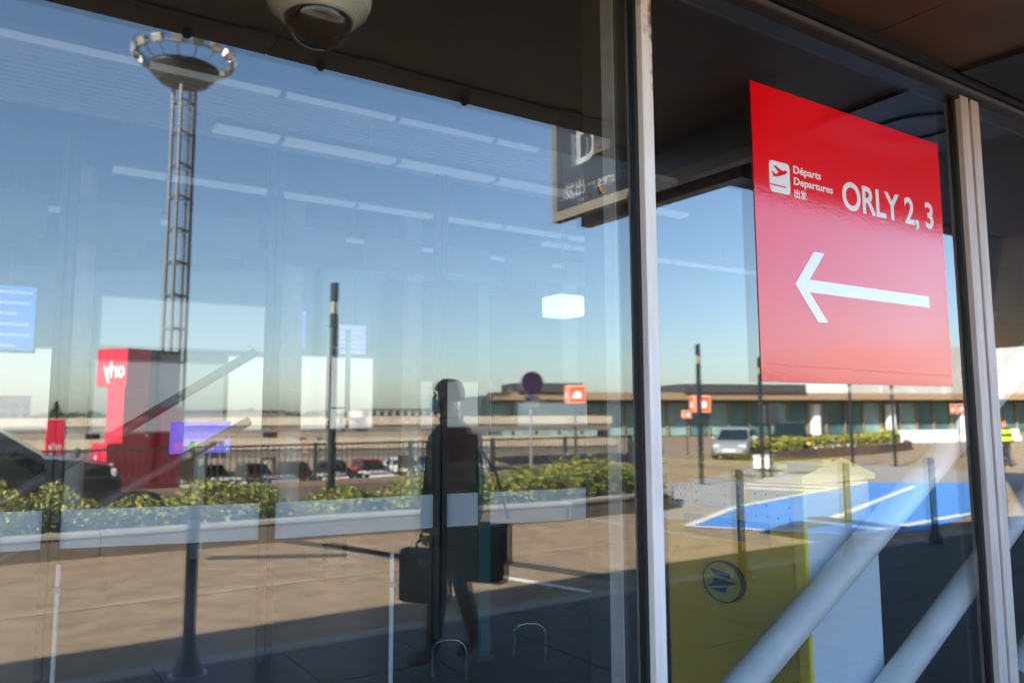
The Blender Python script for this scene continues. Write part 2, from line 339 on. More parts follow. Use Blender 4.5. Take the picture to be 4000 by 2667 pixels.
def sgpoly(name, polys, y=-.0022, m=None, par=None):
    mb = MB()
    for p in polys: mb.prism(p, lambda u, v, t: (u, t, v), y, y-.0006)
    return obj(name, mb, m or WV, par or SG)
sgpoly('arrow', [[(.25, .435), (.394, .595), (.472, .595), (.354, .463), (1.349, .463), (1.35, .405), (.351, .405), (.478, .274), (.403, .274)]])
def rrect(x0, x1, z0, z1, r, n=5):
    out = []
    for cx, cz, a0 in ((x1-r, z1-r, 0), (x0+r, z1-r, 90), (x0+r, z0+r, 180), (x1-r, z0+r, 270)):
        out += [(cx+r*cos(radians(a0+90*k/n)), cz+r*sin(radians(a0+90*k/n))) for k in range(n+1)]
    return out
ic = sgpoly('plane_pictogram', [rrect(.103, .244, .834, .976, .02)])
def rot2(p, a, c): return [(c[0]+(x*cos(a)-y*sin(a)), c[1]+(x*sin(a)+y*cos(a))) for x, y in p]
pa = radians(14); pc = (.172, .926)
sgpoly('plane_shape', [rot2([(-.052, .012), (-.044, .012), (-.030, -.004), (-.004, .003), (-.033, .036), (-.021, .036), (.022, .007), (.045, .0075), (.053, .003), (.054, -.004), (.046, -.009), (-.005, -.0145), (-.046, -.013)], pa, pc)], -.0032, RED, ic)
sgpoly('ground_bar', [rrect(.1025, .214, .863, .869, .0028)], -.0032, RED, ic)
TR, TU = (1, 0, 0), (0, 0, 1)
text('lettering', 'Départs', .0485, (.271, -.0026, .943), TR, TU, WV, SG, .0006, 1.0, .0011)
text('lettering', 'Departures', .0485, (.271, -.0026, .890), TR, TU, WV, SG, .0006, 1.0, .0011)
text('lettering', '出发', .043, (.271, -.0026, .832), TR, TU, WV, SG, .0006, 1.0, .0009)
ttl = text('lettering', 'ORLY 2, 3', .192, (0, -.0026, .833), TR, TU, WV, SG, .0006, 1.0, .0042)
xs_ = [v.co.x for v in ttl.data.vertices]; k_ = (1.44-.636)/(max(xs_)-min(xs_))
for v in ttl.data.vertices: v.co.x = .636+(v.co.x-min(xs_))*k_
for tx in list(SG.children):
    if tx.name.startswith('lettering') and tx is not ttl:
        X_ = [v.co.x for v in tx.data.vertices]; n_ = len(X_); tgt = {0: .474}.get(0)
def fit(o, x0, x1):
    X_ = [v.co.x for v in o.data.vertices]; k = (x1-x0)/(max(X_)-min(X_))
    for v in o.data.vertices: v.co.x = x0+(v.co.x-min(X_))*k
L3 = [c for c in SG.children if c.name.startswith('lettering') and c is not ttl]
for o, (a, b) in zip(sorted(L3, key=lambda o: -max(v.co.z for v in o.data.vertices)), ((.272, .474), (.272, .561), (.272, .36))): fit(o, a, b)
CREASE = mat('vinyl_crease', (.45, .003, .02), .5)
cr = MB()
pts = [(.085+(1.448*i/60), .072-.017*i/60+random.uniform(-.0015, .0015)) for i in range(61)]
for (a, za), (b, zb) in zip(pts, pts[1:]): cr.prism([(a, za), (b, zb), (b, zb+random.uniform(.0008, .0022)), (a, za+.001)], lambda u, v, t: (u, t, v), -.0016, -.0019)
obj('crease', cr, CREASE, SG)
FRIT = mat('dark_film', (.02, .02, .025), .4)
# ------------------------------------------------------------------ dome camera
DC = thing('security_camera', 'cream dome security camera with dark bubble hanging just inside the glass', 'camera', (.86, .2, 2.745))
DC.scale = (1.36,)*3; DC.location.z -= .014
CREAM = mat('camera_plastic', (.70, .70, .58), .4, var=.04, scale=20)
prof = [(.078, .068), (.082, .066), (.086, .067)]
for i in range(7): r = .088+i*.0042; prof += [(r, .069+i*.0042), (r+.0016, .0705+i*.0042), (r+.0036, .0698+i*.0042)]
prof += [(.119, .102), (.1235, .112), (.1255, .125), (.1255, .21), (.118, .235), (.09, .25), (.0, .252)]
obj('housing', MB().lathe(prof, n=64), CREAM, DC, True)
bub = glass_mat('dome_bubble', 1.7, (.14, .14, .15))
bp_ = [(.0001, 0)]+[(.0795*sin(a), .0795*.9-.0795*.9*cos(a)) for a in [pi/2*i/14 for i in range(1, 15)]]+[(.0795, .085)]
obj('bubble', MB().lathe(bp_, n=48), bub, DC, True)
INB = mat('camera_inner', (.012, .012, .013), .25, var=.1)
inn = obj('inner_ball', MB().lathe([(.0001, .012)]+[(.066*sin(a), .0775-.0655*cos(a)) for a in [pi/2*i/12 for i in range(1, 13)]]+[(.066, .09), (0, .09)], n=32), INB, DC, True)
obj('lens', MB().lathe([(0, -.004), (.017, 0), (.02, .006), (.02, .02)], n=20), mat('lens_glass', (.005, .005, .008), .05), inn, True).matrix_local = Matrix.Translation((-.03, -.035, .032)) @ Matrix.Rotation(radians(35), 4, Vector((1, -.8, 0)))
obj('pendant_pole', MB().tube([(0, 0, .25), (0, 0, 1.72)], .03, 20), CREAM, DC, True)
obj('ceiling_flange', MB().lathe([(.03, 1.705), (.06, 1.715), (.06, 1.737), (0, 1.737)], n=24), CREAM, DC, True)
obj('screw_slot', MB().box(.1235, .1262, -.014, .014, .135, .143, M=Matrix.Rotation(radians(-40), 4, 'Z')), BLACK, DC)
# ------------------------------------------------------------------ dry leaf caught on the glass
lf = MB(); lp = [(0, 0), (.012, .006), (.02, .018), (.017, .035), (.004, .052), (-.006, .038), (-.012, .02), (-.01, .008)]
for i in range(len(lp)):
    a, b = lp[i], lp[(i+1) % len(lp)]
    lf.add([(a[0], -.002-abs(a[0])*.5, a[1]), (b[0], -.002-abs(b[0])*.5, b[1]), (.003, -.006, .026), (a[0], -.003-abs(a[0])*.5, a[1])], [(0, 1, 2), (3, 2, 1)])
lo = obj('dry_leaf', lf, mat('dry_leaf', (.55, .27, .07), .7, var=.3, scale=60), label='small curled orange dry leaf stuck on the glass beside the mullion', cat='leaf')
lo.location = (1.885, -.004, 2.35); lo.rotation_euler = (0, radians(-40), 0); lo.scale = (.7,)*3
# ------------------------------------------------------------------ bracing tubes behind the glass
def brace(a, b, r, label):
    t = thing('bracing_tube', label, 'tube', a)
    A, B = Vector(a), Vector(b); d = (B-A)
    obj('tube', MB().tube([(0, 0, 0), d], r, 24), mat('brace_white', (.74, .76, .77), .4, var=.05), t, True)
    obj('end_collar', MB().tube([(0, 0, 0), d.normalized()*.06], r+.012, 24), GREYW, t, True)
    return t
brace((2.2, .13, .15), (6.4, .13, 2.393), .07, 'white diagonal bracing tube passing in front of the yellow post box')
brace((3.45, .13, .05), (7.0, .13, 1.88), .07, 'white diagonal bracing tube right of the post box, lower than its neighbour')
brace((5.0, .13, .04), (8.4, .13, 1.79), .07, 'white diagonal bracing tube behind the pane beyond the double mullion')
# ------------------------------------------------------------------ yellow post box
YEL = mat('post_yellow', (.86, .58, .004), .32, var=.05, scale=3)
YEL2 = mat('post_yellow_edge', (.93, .70, .006), .3, var=.03)
PB = thing('post_box', 'yellow post box with round bird emblem standing just inside the glass', 'post box', (3.31, .245, .002))
obj('body', MB().bbox(0, .56, 0, .91, .04, 1.2, .015), YEL, PB)
obj('plinth', MB().box(.02, .54, .02, .89, 0, .039), DGREY, PB)
obj('back_panel', MB().bbox(-.012, .56, -.03, -.002, .05, 1.0, .004), mat('post_back', (.70, .79, .89), .35, var=.03), PB)
obj('edge_trim', MB().bbox(-.03, -.003, -.03, .035, .04, 1.19, .006), YEL2, PB)
hood = MB(); hood.prism([(-.02, 1.203), (.58, 1.203), (.58, 1.23), (.30, 1.32), (-.02, 1.24)], lambda u, v, t: (u, t, v), -.02, .93)
hd = obj('hood', hood, YEL, PB)
obj('hood_rail', MB().bbox(-.04, .04, .1, .95, 1.265, 1.295, .01), YEL2, hd); obj('hood_rail', MB().bbox(.1, .18, -.05, .5, 1.285, 1.32, .01), YEL2, hd)
NB = mat('post_navy', (.03, .045, .17), .4); PAPER = mat('paper', (.72, .72, .73), .6, var=.03)
F = lambda u, v, t: (t, u, v)                                          # the face looks towards -x; u runs into the hall
em = MB(); cu, cv, R_ = .485, .672, .125
em.prism([(cu+R_*cos(2*pi*k/40), cv+R_*.78*sin(2*pi*k/40)) for k in range(40)], F, -.03, -.001)
ro = obj('emblem_disc', em, [mat('emblem_yellow', (.55, .47, .03), .35)], PB)
rim = MB()
for k in range(40):
    a, b = 2*pi*k/40, 2*pi*(k+1)/40
    rim.prism([(cu+R_*cos(a), cv+R_*.78*sin(a)), (cu+R_*cos(b), cv+R_*.78*sin(b)), (cu+(R_+.008)*cos(b), cv+(R_+.008)*.78*sin(b)), (cu+(R_+.008)*cos(a), cv+(R_+.008)*.78*sin(a))], F, -.032, -.001)
obj('emblem_rim', rim, DGREY, ro)
def bird(p): return [(cu-.0-(x)*1.0, cv+z) for x, z in p]
bd = MB()
for p in ([(-.085, .06), (.06, .05), (.055, .022), (-.05, .03), (-.062, .042)], [(-.055, .016), (.105, .006), (.04, -.012), (-.105, -.038), (-.065, -.012)], [(-.085, -.045), (.035, -.022), (.02, -.052), (-.01, -.055)]):
    bd.prism(bird(p), F, -.0325, -.0305)
obj('emblem_bird', bd, NB, ro)
pl_ = obj('collection_plate', MB().box(-.006, -.0005, .19, .77, .89, .995), mat('post_plate', (.17, .15, .13), .4), PB)
for y, s in ((.72, 'Paris'), (.34, 'Étranger')): text('plate_lettering', s, .035, (-.0075, y, .95), (0, -1, 0), (0, 0, 1), PAPER, pl_, .001)
for (a, b, c, d) in ((.34, .70, 1.04, 1.19), (.04, .30, 1.0, 1.17), (.72, .88, 1.03, 1.16)):
    pp = obj('notice', MB().box(-.004, -.0005, a, b, c, d), PAPER, PB)
    for i in range(3):
        for j in range(4): obj('bolt', MB().lathe([(0, -.004), (.006, -.003), (.007, 0)], (0, 0, 0), 8), DGREY, pp).matrix_local = Matrix.Translation((-.0045, a+.03+(b-a-.06)*j/3, c+.03+(d-c-.06)*i/2)) @ Matrix.Rotation(radians(90), 4, 'Y')
obj('lock', MB().lathe([(0, -.012), (.012, -.01), (.014, 0)], n=12), STEEL, PB).matrix_local = Matrix.Translation((-.001, .82, .8)) @ Matrix.Rotation(radians(90), 4, 'Y')
# ------------------------------------------------------------------ glass partition with frosted band
PT = thing('glass_partition', 'slanting inner glass partition with a wide white frosted band', 'partition')
FROST = mat('frosted_band', (.78, .86, .93), .6, var=.02)
Q = [(-2.2, 4.05), (.43, 3.43), (1.61, 3.04), (2.78, 2.87), (3.95, 2.60)]
for i, (p, q) in enumerate(zip(Q, Q[1:])):
    d = Vector((q[0]-p[0], q[1]-p[1], 0)); L_ = d.length; M_ = Matrix.Translation((p[0], p[1], 0)) @ Matrix.Rotation(atan2(d.y, d.x), 4, 'Z')
    g = .05
    o = obj('partition_pane', MB().box(g, L_-g, -.004, .004, .02, 3.3), G_THIN, PT); o.matrix_local = M_
    o = obj('frosted_band', MB().box(g, L_-g, -.0065, -.0045, .75, .98), FROST, PT); o.matrix_local = M_
    o = obj('partition_post', MB().box(-.045, -.008, -.04, .04, .004, 3.3), DGREY, PT); o.matrix_local = M_
    o = obj('partition_post', MB().box(.008, .045, -.04, .04, .004, 3.3), mat('post_bronze', (.045, .042, .04), .4), PT); o.matrix_local = M_
def partbar(a, b, lab):
    t = thing('bracing_tube', lab, 'tube', a); d = Vector(b)-Vector(a)
    obj('tube', MB().tube([(0, 0, 0), d], .035, 14), mat('brace_grey', (.2, .2, .21), .5), t, True); obj('end_collar', MB().tube([(0, 0, 0), d.normalized()*.05], .045, 14), STEEL, t, True)
partbar((-.2, 3.9, .75), (1.75, 3.9, 2.02), 'slim grey diagonal brace behind the glass partition, upper of two')
partbar((-.2, 4.0, .40), (1.75, 4.0, 1.5), 'slim grey diagonal brace behind the glass partition, lower of two')
# ------------------------------------------------------------------ slender posts and hoops in the hall
for x, y, z1, lab in ((.42, 2.75, .76, 'slender white floor post under the frosted band, on the far side of the hall lobby'), (1.93, 1.85, .80, 'slender white floor post under the frosted band near the walking man reflection')):
    t = thing('slender_post', lab, 'post', (x, y, .002))
    obj('rod', MB().tube([(0, 0, 0), (0, 0, z1)], .012, 12), WHITE, t, True)
    obj('clamp', MB().tube([(0, 0, .62), (0, 0, .645)], .03, 12), STEEL, t, True); obj('foot_plate', MB().lathe([(0, .006), (.05, .006), (.05, 0)], n=16), STEEL, t)
for x, y, lab in ((2.45, 2.02, 'low chrome floor hoop beside the partition post'), (3.05, 2.05, 'low chrome floor hoop further along the partition')):
    t = thing('floor_hoop', lab, 'hoop', (x, y, .002))
    obj('hoop', MB().tube([(-.12, .1, 0), (-.12, .1, .17), (-.10, .08, .205), (-.06, .05, .22), (.0, .0, .22), (.02, -.02, .2), (.03, -.03, .16), (.03, -.03, 0)], .011, 10), mat('chrome', (.2, .24, .25), .2, .9), t, True)
    obj('base_plate', MB().box(-.15, .06, -.06, .13, 0, .004), DGREY, t)
# ------------------------------------------------------------------ hall: lights, ribs, screens, columns
LAMP = mat('tube_light', (.22, .23, .24), .4, emit=(.9, .96, 1), estr=.022, var=0)
def linear(x0, x1, y, z, lab, w_=.07):
    t = thing('linear_light', lab, 'ceiling light', (x0, y, z))
    obj('diffuser', MB().bbox(0, x1-x0, -w_, w_, 0, .05, .01), LAMP, t); obj('lamp_body', MB().box(0, x1-x0, -w_*.7, w_*.7, .051, .12), mat('lamp_body', (.15, .16, .17), .5), t)
    n = max(2, int((x1-x0)/1.2))
    for i in range(n): obj('joint_ring', MB().box((i+.5)*(x1-x0)/n-.03, (i+.5)*(x1-x0)/n+.03, -w_-.006, w_+.006, -.006, .055), STEEL, t); 
    for i in range(2): obj('hanger_wire', MB().tube([((i+.5)*(x1-x0)/2, 0, .12), ((i+.5)*(x1-x0)/2, 0, 5.05-z)], .006, 6), STEEL, t)
linear(-3.5, 5.9, 5.96, 4.92, 'long thin light strip beside the ribbed ceiling strip', .04)
linear(1.95, 9.0, 6.36, 4.55, 'linear ceiling light closest to the ribbed strip', .1)
linear(1.2, 8.5, 8.0, 4.4, 'linear ceiling light in the second row from the ribbed strip', .08)
linear(4.2, 11.8, 10.6, 4.5, 'bright linear ceiling light near the back wall', .08)
linear(-3.0, 2.1, 9.6, 4.2, 'short linear ceiling light over the grey wall panels', .08)
linear(8.2, 14.5, 9.0, 4.5, 'linear ceiling light far along the hall', .08)
RB = thing('ribbed_ceiling_strip', 'ribbed strip of parallel slats along the hall ceiling', 'ceiling slats', (0, 6.1, 4.95))
rib0 = None
for i in range(14):
    if rib0 is None: rib0 = obj('slat', MB().box(-5, 8.6, 0, .07, 0, .09), WHITE, RB); q = rib0
    else: q = rib0.copy(); C.objects.link(q); q.parent = RB
    q.location.y = i*.125
BAF = mat('ceiling_baffle', (.22, .25, .28), .6, var=.04)
baf0 = None
for j in range(3):
    for i in range(9):
        mbq = MB().box(0, .95, 0, .03, 0, .42)
        if baf0 is None: baf0 = obj('ceiling_baffle', mbq, BAF, label='pale rectangular acoustic baffle hanging from the hall ceiling', cat='baffle', group='ceiling baffles'); q = baf0
        else: q = baf0.copy(); C.objects.link(q)
        q.location = (-1.6+i*1.25, 8.6+j*.9, 3.75+.05*j)
        q.location.z += 0
def board(x0, x1, z0, z1, y, col, st, name, lab, cat, rows=6):
    t = thing(name, lab, cat, ((x0+x1)/2, y, z0)); wv = (x1-x0)/2
    obj('case', MB().box(-wv-.03, wv+.03, .005, .09, -.03, z1-z0+.03), DGREY, t)
    em_ = mat(name+'_'+str(round(x0, 2)), col, .3, var=0, emit=col, estr=st)
    obj('display', MB().box(-wv, wv, -.002, .004, 0, z1-z0), em_, t)
    lt = mat('display_text', (.7, .75, .85), .4, var=0, emit=(.7, .75, .9), estr=.06)
    for i in range(rows): obj('text_row', MB().box(-wv*.9, wv*random.uniform(.2, .9), -.006, -.0025, (i+.3)*(z1-z0)/rows, (i+.55)*(z1-z0)/rows), lt, t)
    obj('hanging_rod', MB().tube([(0, .05, z1-z0+.03), (0, .05, 5.05-z0)], .02, 8), STEEL, t)
board(.02, .65, 2.46, 3.37, 11, (.10, .25, .85), .09, 'flight_information_screen', 'blue flight information screen hanging at the end of the hall beside white panel', 'screen')
board(4.26, 4.62, 2.66, 3.31, 11, (.12, .2, .8), .1, 'flight_information_screen', 'narrow blue flight information screen hanging right of the wide pale window', 'screen')
board(5.23, 5.73, 2.59, 3.11, 11, (.3, .25, .75), .1, 'flight_information_screen', 'purple information screen hanging above the white backlit wall panel', 'screen')
PAN = mat('backlit_panel', (.7, .75, .78), .5, var=0, emit=(.8, .92, 1), estr=.032)
PANW = mat('backlit_panel_white', (.8, .8, .8), .5, var=0, emit=(1, .99, .95), estr=.08)
def panel(x0, x1, z0, z1, m, lab):
    t = thing('wall_panel', lab, 'wall panel', ((x0+x1)/2, 11.4, z0)); wv = (x1-x0)/2
    obj('frame', MB().box(-wv-.04, wv+.04, .02, .095, -.04, z1-z0+.04), GREYW, t); obj('diffuser', MB().box(-wv, wv, 0, .019, 0, z1-z0), m, t)
    return t
panel(-2.2, .95, 1.35, 2.52, PANW, 'white backlit wall panel under the blue flight screen')
panel(1.55, 4.05, 2.62, 3.36, PAN, 'wide pale backlit window high on the hall wall')
panel(1.5, 3.4, 1.3, 2.36, PAN, 'pale grey backlit wall panel below the wide window')
panel(3.48, 4.12, 1.3, 2.5, PANW, 'narrow white backlit wall panel left of the column')
panel(4.4, 6.05, 1.3, 2.55, PANW, 'white backlit wall panel below the purple screen')
panel(6.85, 8.6, 1.3, 2.15, PAN, 'low pale backlit wall panel far along the hall wall')
panel(9.3, 11.2, 1.3, 1.75, PAN, 'small pale backlit wall panel at the far end of the hall')
for x, lab in ((1.15, 'round grey hall column left of the wide window'), (4.2, 'round grey hall column right of the wide window'), (6.35, 'round grey hall column past the white panels')):
    t = thing('hall_column', lab, 'column', (x, 10.4, .002))
    obj('shaft', MB().tube([(0, 0, .12), (0, 0, 5.047)], .16, 24), GREYW, t, True); obj('base', MB().lathe([(.2, 0), (.2, .12), (.16, .12)], n=24), STEEL, t)
FR = thing('poster_frame', 'tall white double upright poster frame standing in the hall', 'frame', (3.25, 6.0, .002))
for x in (-.13, .085): obj('upright', MB().box(x, x+.045, -.02, .02, 1.48, 2.47), WHITE, FR); obj('stand_leg', MB().box(x+.005, x+.04, -.015, .015, .02, 1.478), DGREY, FR)
obj('cross_bar', MB().box(-.084, .084, -.015, .015, 1.6, 1.62), STEEL, FR); obj('cross_bar', MB().box(-.084, .084, -.015, .015, 2.25, 2.27), STEEL, FR); obj('foot_bar', MB().box(-.2, .2, -.15, .15, 0, .02), STEEL, FR)
CL = thing('glass_fin', 'tall teal glass fin standing in the hall lobby', 'glass fin', (2.76, 2.25, .002))
obj('fin', MB().bbox(-.035, .05, -.01, .01, .03, 2.4, .003), mat('fin_glass', (.07, .15, .16), .2, var=.05), CL); obj('shoe', MB().box(-.06, .07, -.03, .03, 0, .03), DGREY, CL)
LT = thing('lantern', 'white glowing lantern hanging in the hall', 'lamp', (5.55, 5.0, 2.64))
obj('shade', MB().bbox(-.18, .18, -.18, .18, 0, .24, .03), mat('lantern', (.8, .82, .8), .5, var=0, emit=(.95, 1, .97), estr=.11), LT, True); obj('cable', MB().tube([(0, 0, .24), (0, 0, 2.41)], .006, 6), DGREY, LT)
KI = thing('kiosk_screen', 'blue kiosk display with green and orange tiles standing in the hall', 'kiosk', (2.08, 7, .002))
obj('stand', MB().bbox(-.06, .06, .03, .1, 0, 1.12, .01), STEEL, KI)
ks = obj('display', MB().box(-.31, .31, -.004, .06, 1.13, 1.47), mat('kiosk_blue', (.08, .1, .6), .3, var=0, emit=(.09, .11, .75), estr=.16), KI)
for i, c in enumerate(((.45, .12, .5), (.2, .6, .08), (.75, .3, .12), (.15, .15, .55))):
    obj('tile', MB().box(-.28+i*.15, -.16+i*.15, -.007, -.0045, 1.16, 1.24), mat('tile%d' % i, c, .4, var=0, emit=c, estr=.13), ks)
# ================================================================== OUTSIDE, seen in the glass
# ------------------------------------------------------------------ hanging signboard under the canopy
HB = thing('hanging_signboard', 'dark hanging departures signboard with large white characters beyond the canopy edge', 'sign', (3.91, -2.1, 3.12))
BRD = mat('signboard_face', (.035, .04, .05), .35); FRM = mat('signboard_frame', (.16, .145, .11), .5)
obj('board', MB().box(0, .08, -.90, 1.2, 0, 1.05), FRM, HB); obj('face', MB().box(-.004, -.0005, -.84, 1.15, .08, 1.0), BRD, HB)
obj('rear_board', MB().box(.26, .36, -.85, .85, -.01, .9), FRM, HB)
for y in (-.6, .8): obj('hanger_rod', MB().tube([(.04, y, 1.05), (.04, y, 1.32)], .02, 10), STEEL, HB)
obj('hanger_beam', MB().box(.0, .4, -.9, 1.9, 1.32, 1.42), DARKF, HB)
SGL = mat('signboard_letters', (.3, .31, .32), .5)
text('small_lettering', '·· Departures ·· 出发', .135, (-.006, .42, .16), (0, -1, 0), (0, 0, 1), SGL, HB, .002)
text('large_lettering', 'cd', .62, (-.006, -.02, .40), (0, -1, 0), (0, 0, 1), SGL, HB, .002)
# ------------------------------------------------------------------ bollards on the kerb
BOL = mat('bollard_paint', (.02, .022, .026), .45)
b0 = thing('bollard', 'slim dark steel bollard with flared foot standing along the kerb', 'bollard', group='bollards along the kerb')
obj('shaft', MB().lathe([(.001, 1.0), (.03, .995), (.036, .98), (.036, .2), (.05, .12), (.085, .03), (.09, .0)], n=20), BOL, b0, True)
obj('foot_plate', MB().lathe([(.13, 0), (.13, .008), (.085, .012)], n=20), STEEL, b0); obj('reflective_ring', MB().tube([(0, 0, .86), (0, 0, .91)], .0375, 20, cap=False), GREYW, b0)
b0.location = (1.15, -3.0, .005)
for x in (6.1, 7.8, 9.5, -1.4, 11.2, 13, 15): dup(b0, (x, -3.0, .005), 0)
# ------------------------------------------------------------------ planter with hedge
def leaves(n, inside, size, seed, mats=3):
    rnd = random.Random(seed); mb = MB(); k = 0; tries = 0
    while k < n and tries < n*30:
        tries += 1; p = inside(rnd)
        if p is None: continue
        a = rnd.uniform(0, 2*pi); b = rnd.uniform(-.9, .9); s = size*rnd.uniform(.6, 1.3)
        d = Vector((cos(a)*cos(b), sin(a)*cos(b), sin(b)+.35)).normalized(); sd = d.cross(Vector((rnd.uniform(-1, 1), rnd.uniform(-1, 1), 1))).normalized()*s*.36
        P = Vector(p); mb.add([P-d*s*.5, P+sd, P+d*s*.6, P-sd], [(0, 1, 2, 3)], rnd.randrange(mats)); k += 1
    return mb
PLW = mat('planter_wall', (.13, .10, .075), .85, var=.2, scale=4)
PL = thing('planter', 'long low concrete planter along the far side of the road', 'planter')
path = [(-7, 8.4), (.32, 8.0), (4.04, 7.73), (7.2, 7.25), (9.5, 7.6), (10.8, 8.8)]
CAPM = mat('planter_cap', (.27, .24, .2), .8, var=.15, scale=5)
for p, q in zip(path, path[1:]):
    n = max(1, round(hypot(q[0]-p[0], q[1]-p[1])/1.0))
    for i in range(n):
        a = Vector((p[0]+(q[0]-p[0])*i/n, -(p[1]+(q[1]-p[1])*i/n), 0)); b = Vector((p[0]+(q[0]-p[0])*(i+1)/n, -(p[1]+(q[1]-p[1])*(i+1)/n), 0))
        d = b-a; M_ = Matrix.Translation((a.x, a.y, gz(a.x))) @ Matrix.Rotation(atan2(d.y, d.x), 4, 'Z')
        o = obj('wall_block', MB().box(.004, d.length-.004, 0, .18, -.1, .22), PLW, PL); o.matrix_local = M_
        o = obj('cap_stone', MB().bbox(.003, d.length-.003, -.02, .2, .222, .27, .008), CAPM, PL); o.matrix_local = M_
obj('soil', MB().prism([(-7, -8.5), (.3, -8.1), (4, -7.85), (7.2, -7.4), (9.4, -7.75), (10.6, -8.9), (10.6, -12.6), (-7, -12.6)], lambda u, v, t: (u, v, t), -.2, .2), mat('soil', (.09, .065, .045), .95, var=.25), PL)
def front(x):
    for p, q in zip(path, path[1:]):
        if p[0] <= x <= q[0]: return p[1]+(q[1]-p[1])*(x-p[0])/(q[0]-p[0])
    return 8.8
gaps = [(1.9, 2.6), (4.35, 4.9), (5.6, 5.95)]
def shrub_at(x0, x1, depth, h0, seed, n):
    def ins(r):
        x = r.uniform(x0, x1); u = r.random()
        e = min(x-x0, x1-x); env = min(1, (max(e, 0)/.35))**.5
        hh = (h0*(.65+.55*noise.noise(Vector((x*1.7, seed, 0)))+.25*noise.noise(Vector((x*5, seed, 3)))))*env
        y = front(x)+.16+r.random()**1.3*depth + .12*noise.noise(Vector((x*2, 7, seed)))
        z = .2+hh*(r.random()**.6)
        if hh < .05: return None
        return (x, -y, z+gz(x))
    return leaves(n, ins, .052, seed)
hx = [-5.0, -2.2, -.2, 1.15, 2.75, 4.4, 5.35, 6.8, 8.5, 10.0]
labs = ['rounded green shrub at the far left end of the long planter', 'yellow green shrub in the long planter before the dark car', 'spreading low shrub in the long planter below the red totem', 'leafy low shrub in the long planter under the railing and mast', 'taller green shrub in the long planter in front of the dark lamp post', 'small rounded shrub in the long planter right of the dark lamp post', 'bushy shrub in the long planter behind the walking man', 'yellow tinged shrub in the long planter under the round road sign', 'dense shrub in the long planter under the orange cube sign', 'last shrub at the curved end of the long planter']
for i, (x, lab) in enumerate(zip(hx, labs)):
    wid = [1.5, 1.1, 1.05, .95, .8, .45, .45, .95, .95, .7][i]; hh = .9*[.5, .5, .42, .4, .52, .38, .45, .5, .55, .5][i]
    t = thing('shrub', lab, 'shrub', group='shrubs in the planter'); t.location = (x, -front(x)-.5, .2)
    o = obj('foliage', shrub_at(x-wid, x+wid, 1.3, hh*1.5, 11+i, int(4600*wid+700)), [LEAF1, LEAF2, LEAF3], t); o.matrix_parent_inverse = Matrix.Translation(-Vector(t.location))
    for s in range(3):
        st = obj('stem', MB().tube([(s*.2-.2, -.2, -.02), (s*.25-.25, -.22, .18)], [.014, .008], 6), mat('bark', (.12, .08, .05), .9), t)
# ------------------------------------------------------------------ railing above the car park
RAIL = mat('railing_paint', (.045, .045, .047), .5)
FN = thing('railing', 'dark steel railing with thin uprights on a concrete ledge behind the planter', 'railing', (0, -13.2, 0))
obj('ledge', MB().box(-9, 14, -.12, .12, -.3, .24), mat('ledge', (.3, .2, .13), .85), FN)
obj('ledge', MB().box(-9, 14, .5, .7, -.3, .12), mat('ledge', (.3, .2, .13), .85), FN)
obj('top_rail', MB().box(-9, 14, -.025, .025, .93, .97), RAIL, FN); obj('bottom_rail', MB().box(-9, 14, -.02, .02, .30, .33), RAIL, FN)
v0 = None
for i in range(200):
    x = -8.95+i*.1148
    if v0 is None: v0 = obj('baluster', MB().box(-.008, .008, -.008, .008, .33, .93), RAIL, FN); q = v0
    else: q = v0.copy(); C.objects.link(q); q.parent = FN
    q.location.x = x
p0 = None
for i in range(12):
    if p0 is None: p0 = obj('railing_post', MB().box(-.03, .03, -.03, .03, .24, .99), RAIL, FN); q = p0
    else: q = p0.copy(); C.objects.link(q); q.parent = FN
    q.location.x = -8.9+i*2.08
FN2 = thing('railing', 'dark railing running away along the terrace edge beside the parked cars', 'railing', (14.1, -13.4, gz(14.1)), radians(-45))
obj('top_rail', MB().box(0, 30, -.025, .025, .93, .97), RAIL, FN2).rotation_euler = (0, radians(1.2), 0)
for i in range(110):
    if i == 0: v1 = obj('baluster', MB().box(-.01, .01, -.01, .01, 0, .95), RAIL, FN2); q = v1
    else: q = v1.copy(); C.objects.link(q); q.parent = FN2
    q.location = (.05+i*.27, 0, -.0208*i*.27)
# ------------------------------------------------------------------ lamp posts
LPM = mat('lamp_post_paint', (.018, .018, .02), .35, .2)
def lamp_post(loc, lab, hgt=3.45):
    t = thing('lamp_post', lab, 'lamp post', loc, group=None)
    obj('column', MB().tube([(0, 0, 0), (0, 0, hgt*.86)], .06, 18), LPM, t, True)
    obj('lamp_window', MB().tube([(0, 0, hgt*.861), (0, 0, hgt*.915)], .052, 18), mat('lamp_window', (.75, .62, .4), .18, .85, var=.05), t, True)
    obj('lamp_head', MB().tube([(0, 0, hgt*.9155), (0, 0, hgt)], .06, 18), LPM, t, True); obj('base_flange', MB().lathe([(.11, 0), (.11, .02), (.06, .03)], n=18), LPM, t)
    return t
lamp_post((4.28, -8.8, .2), 'tall dark cylindrical lamp post rising from the long planter', 3.25)
lamp_post((14.95, -11.7, gz(14.95)), 'dark cylindrical lamp post beside an orange cube sign')
lamp_post((18.83, -12.96, gz(18.83)), 'dark cylindrical lamp post close by the silver car and square black box')
lamp_post((29.2, -16.91, gz(29.2)), 'dark cylindrical lamp post rising from the planted island')
lamp_post((31.65, -16.58, gz(31.65)), 'dark cylindrical lamp post past the planted island, before the glazed building')
t = thing('equipment_box', 'square black box on a pole beside the lamp post near the silver car', 'box', (19.6, -13.3, gz(19.6)))
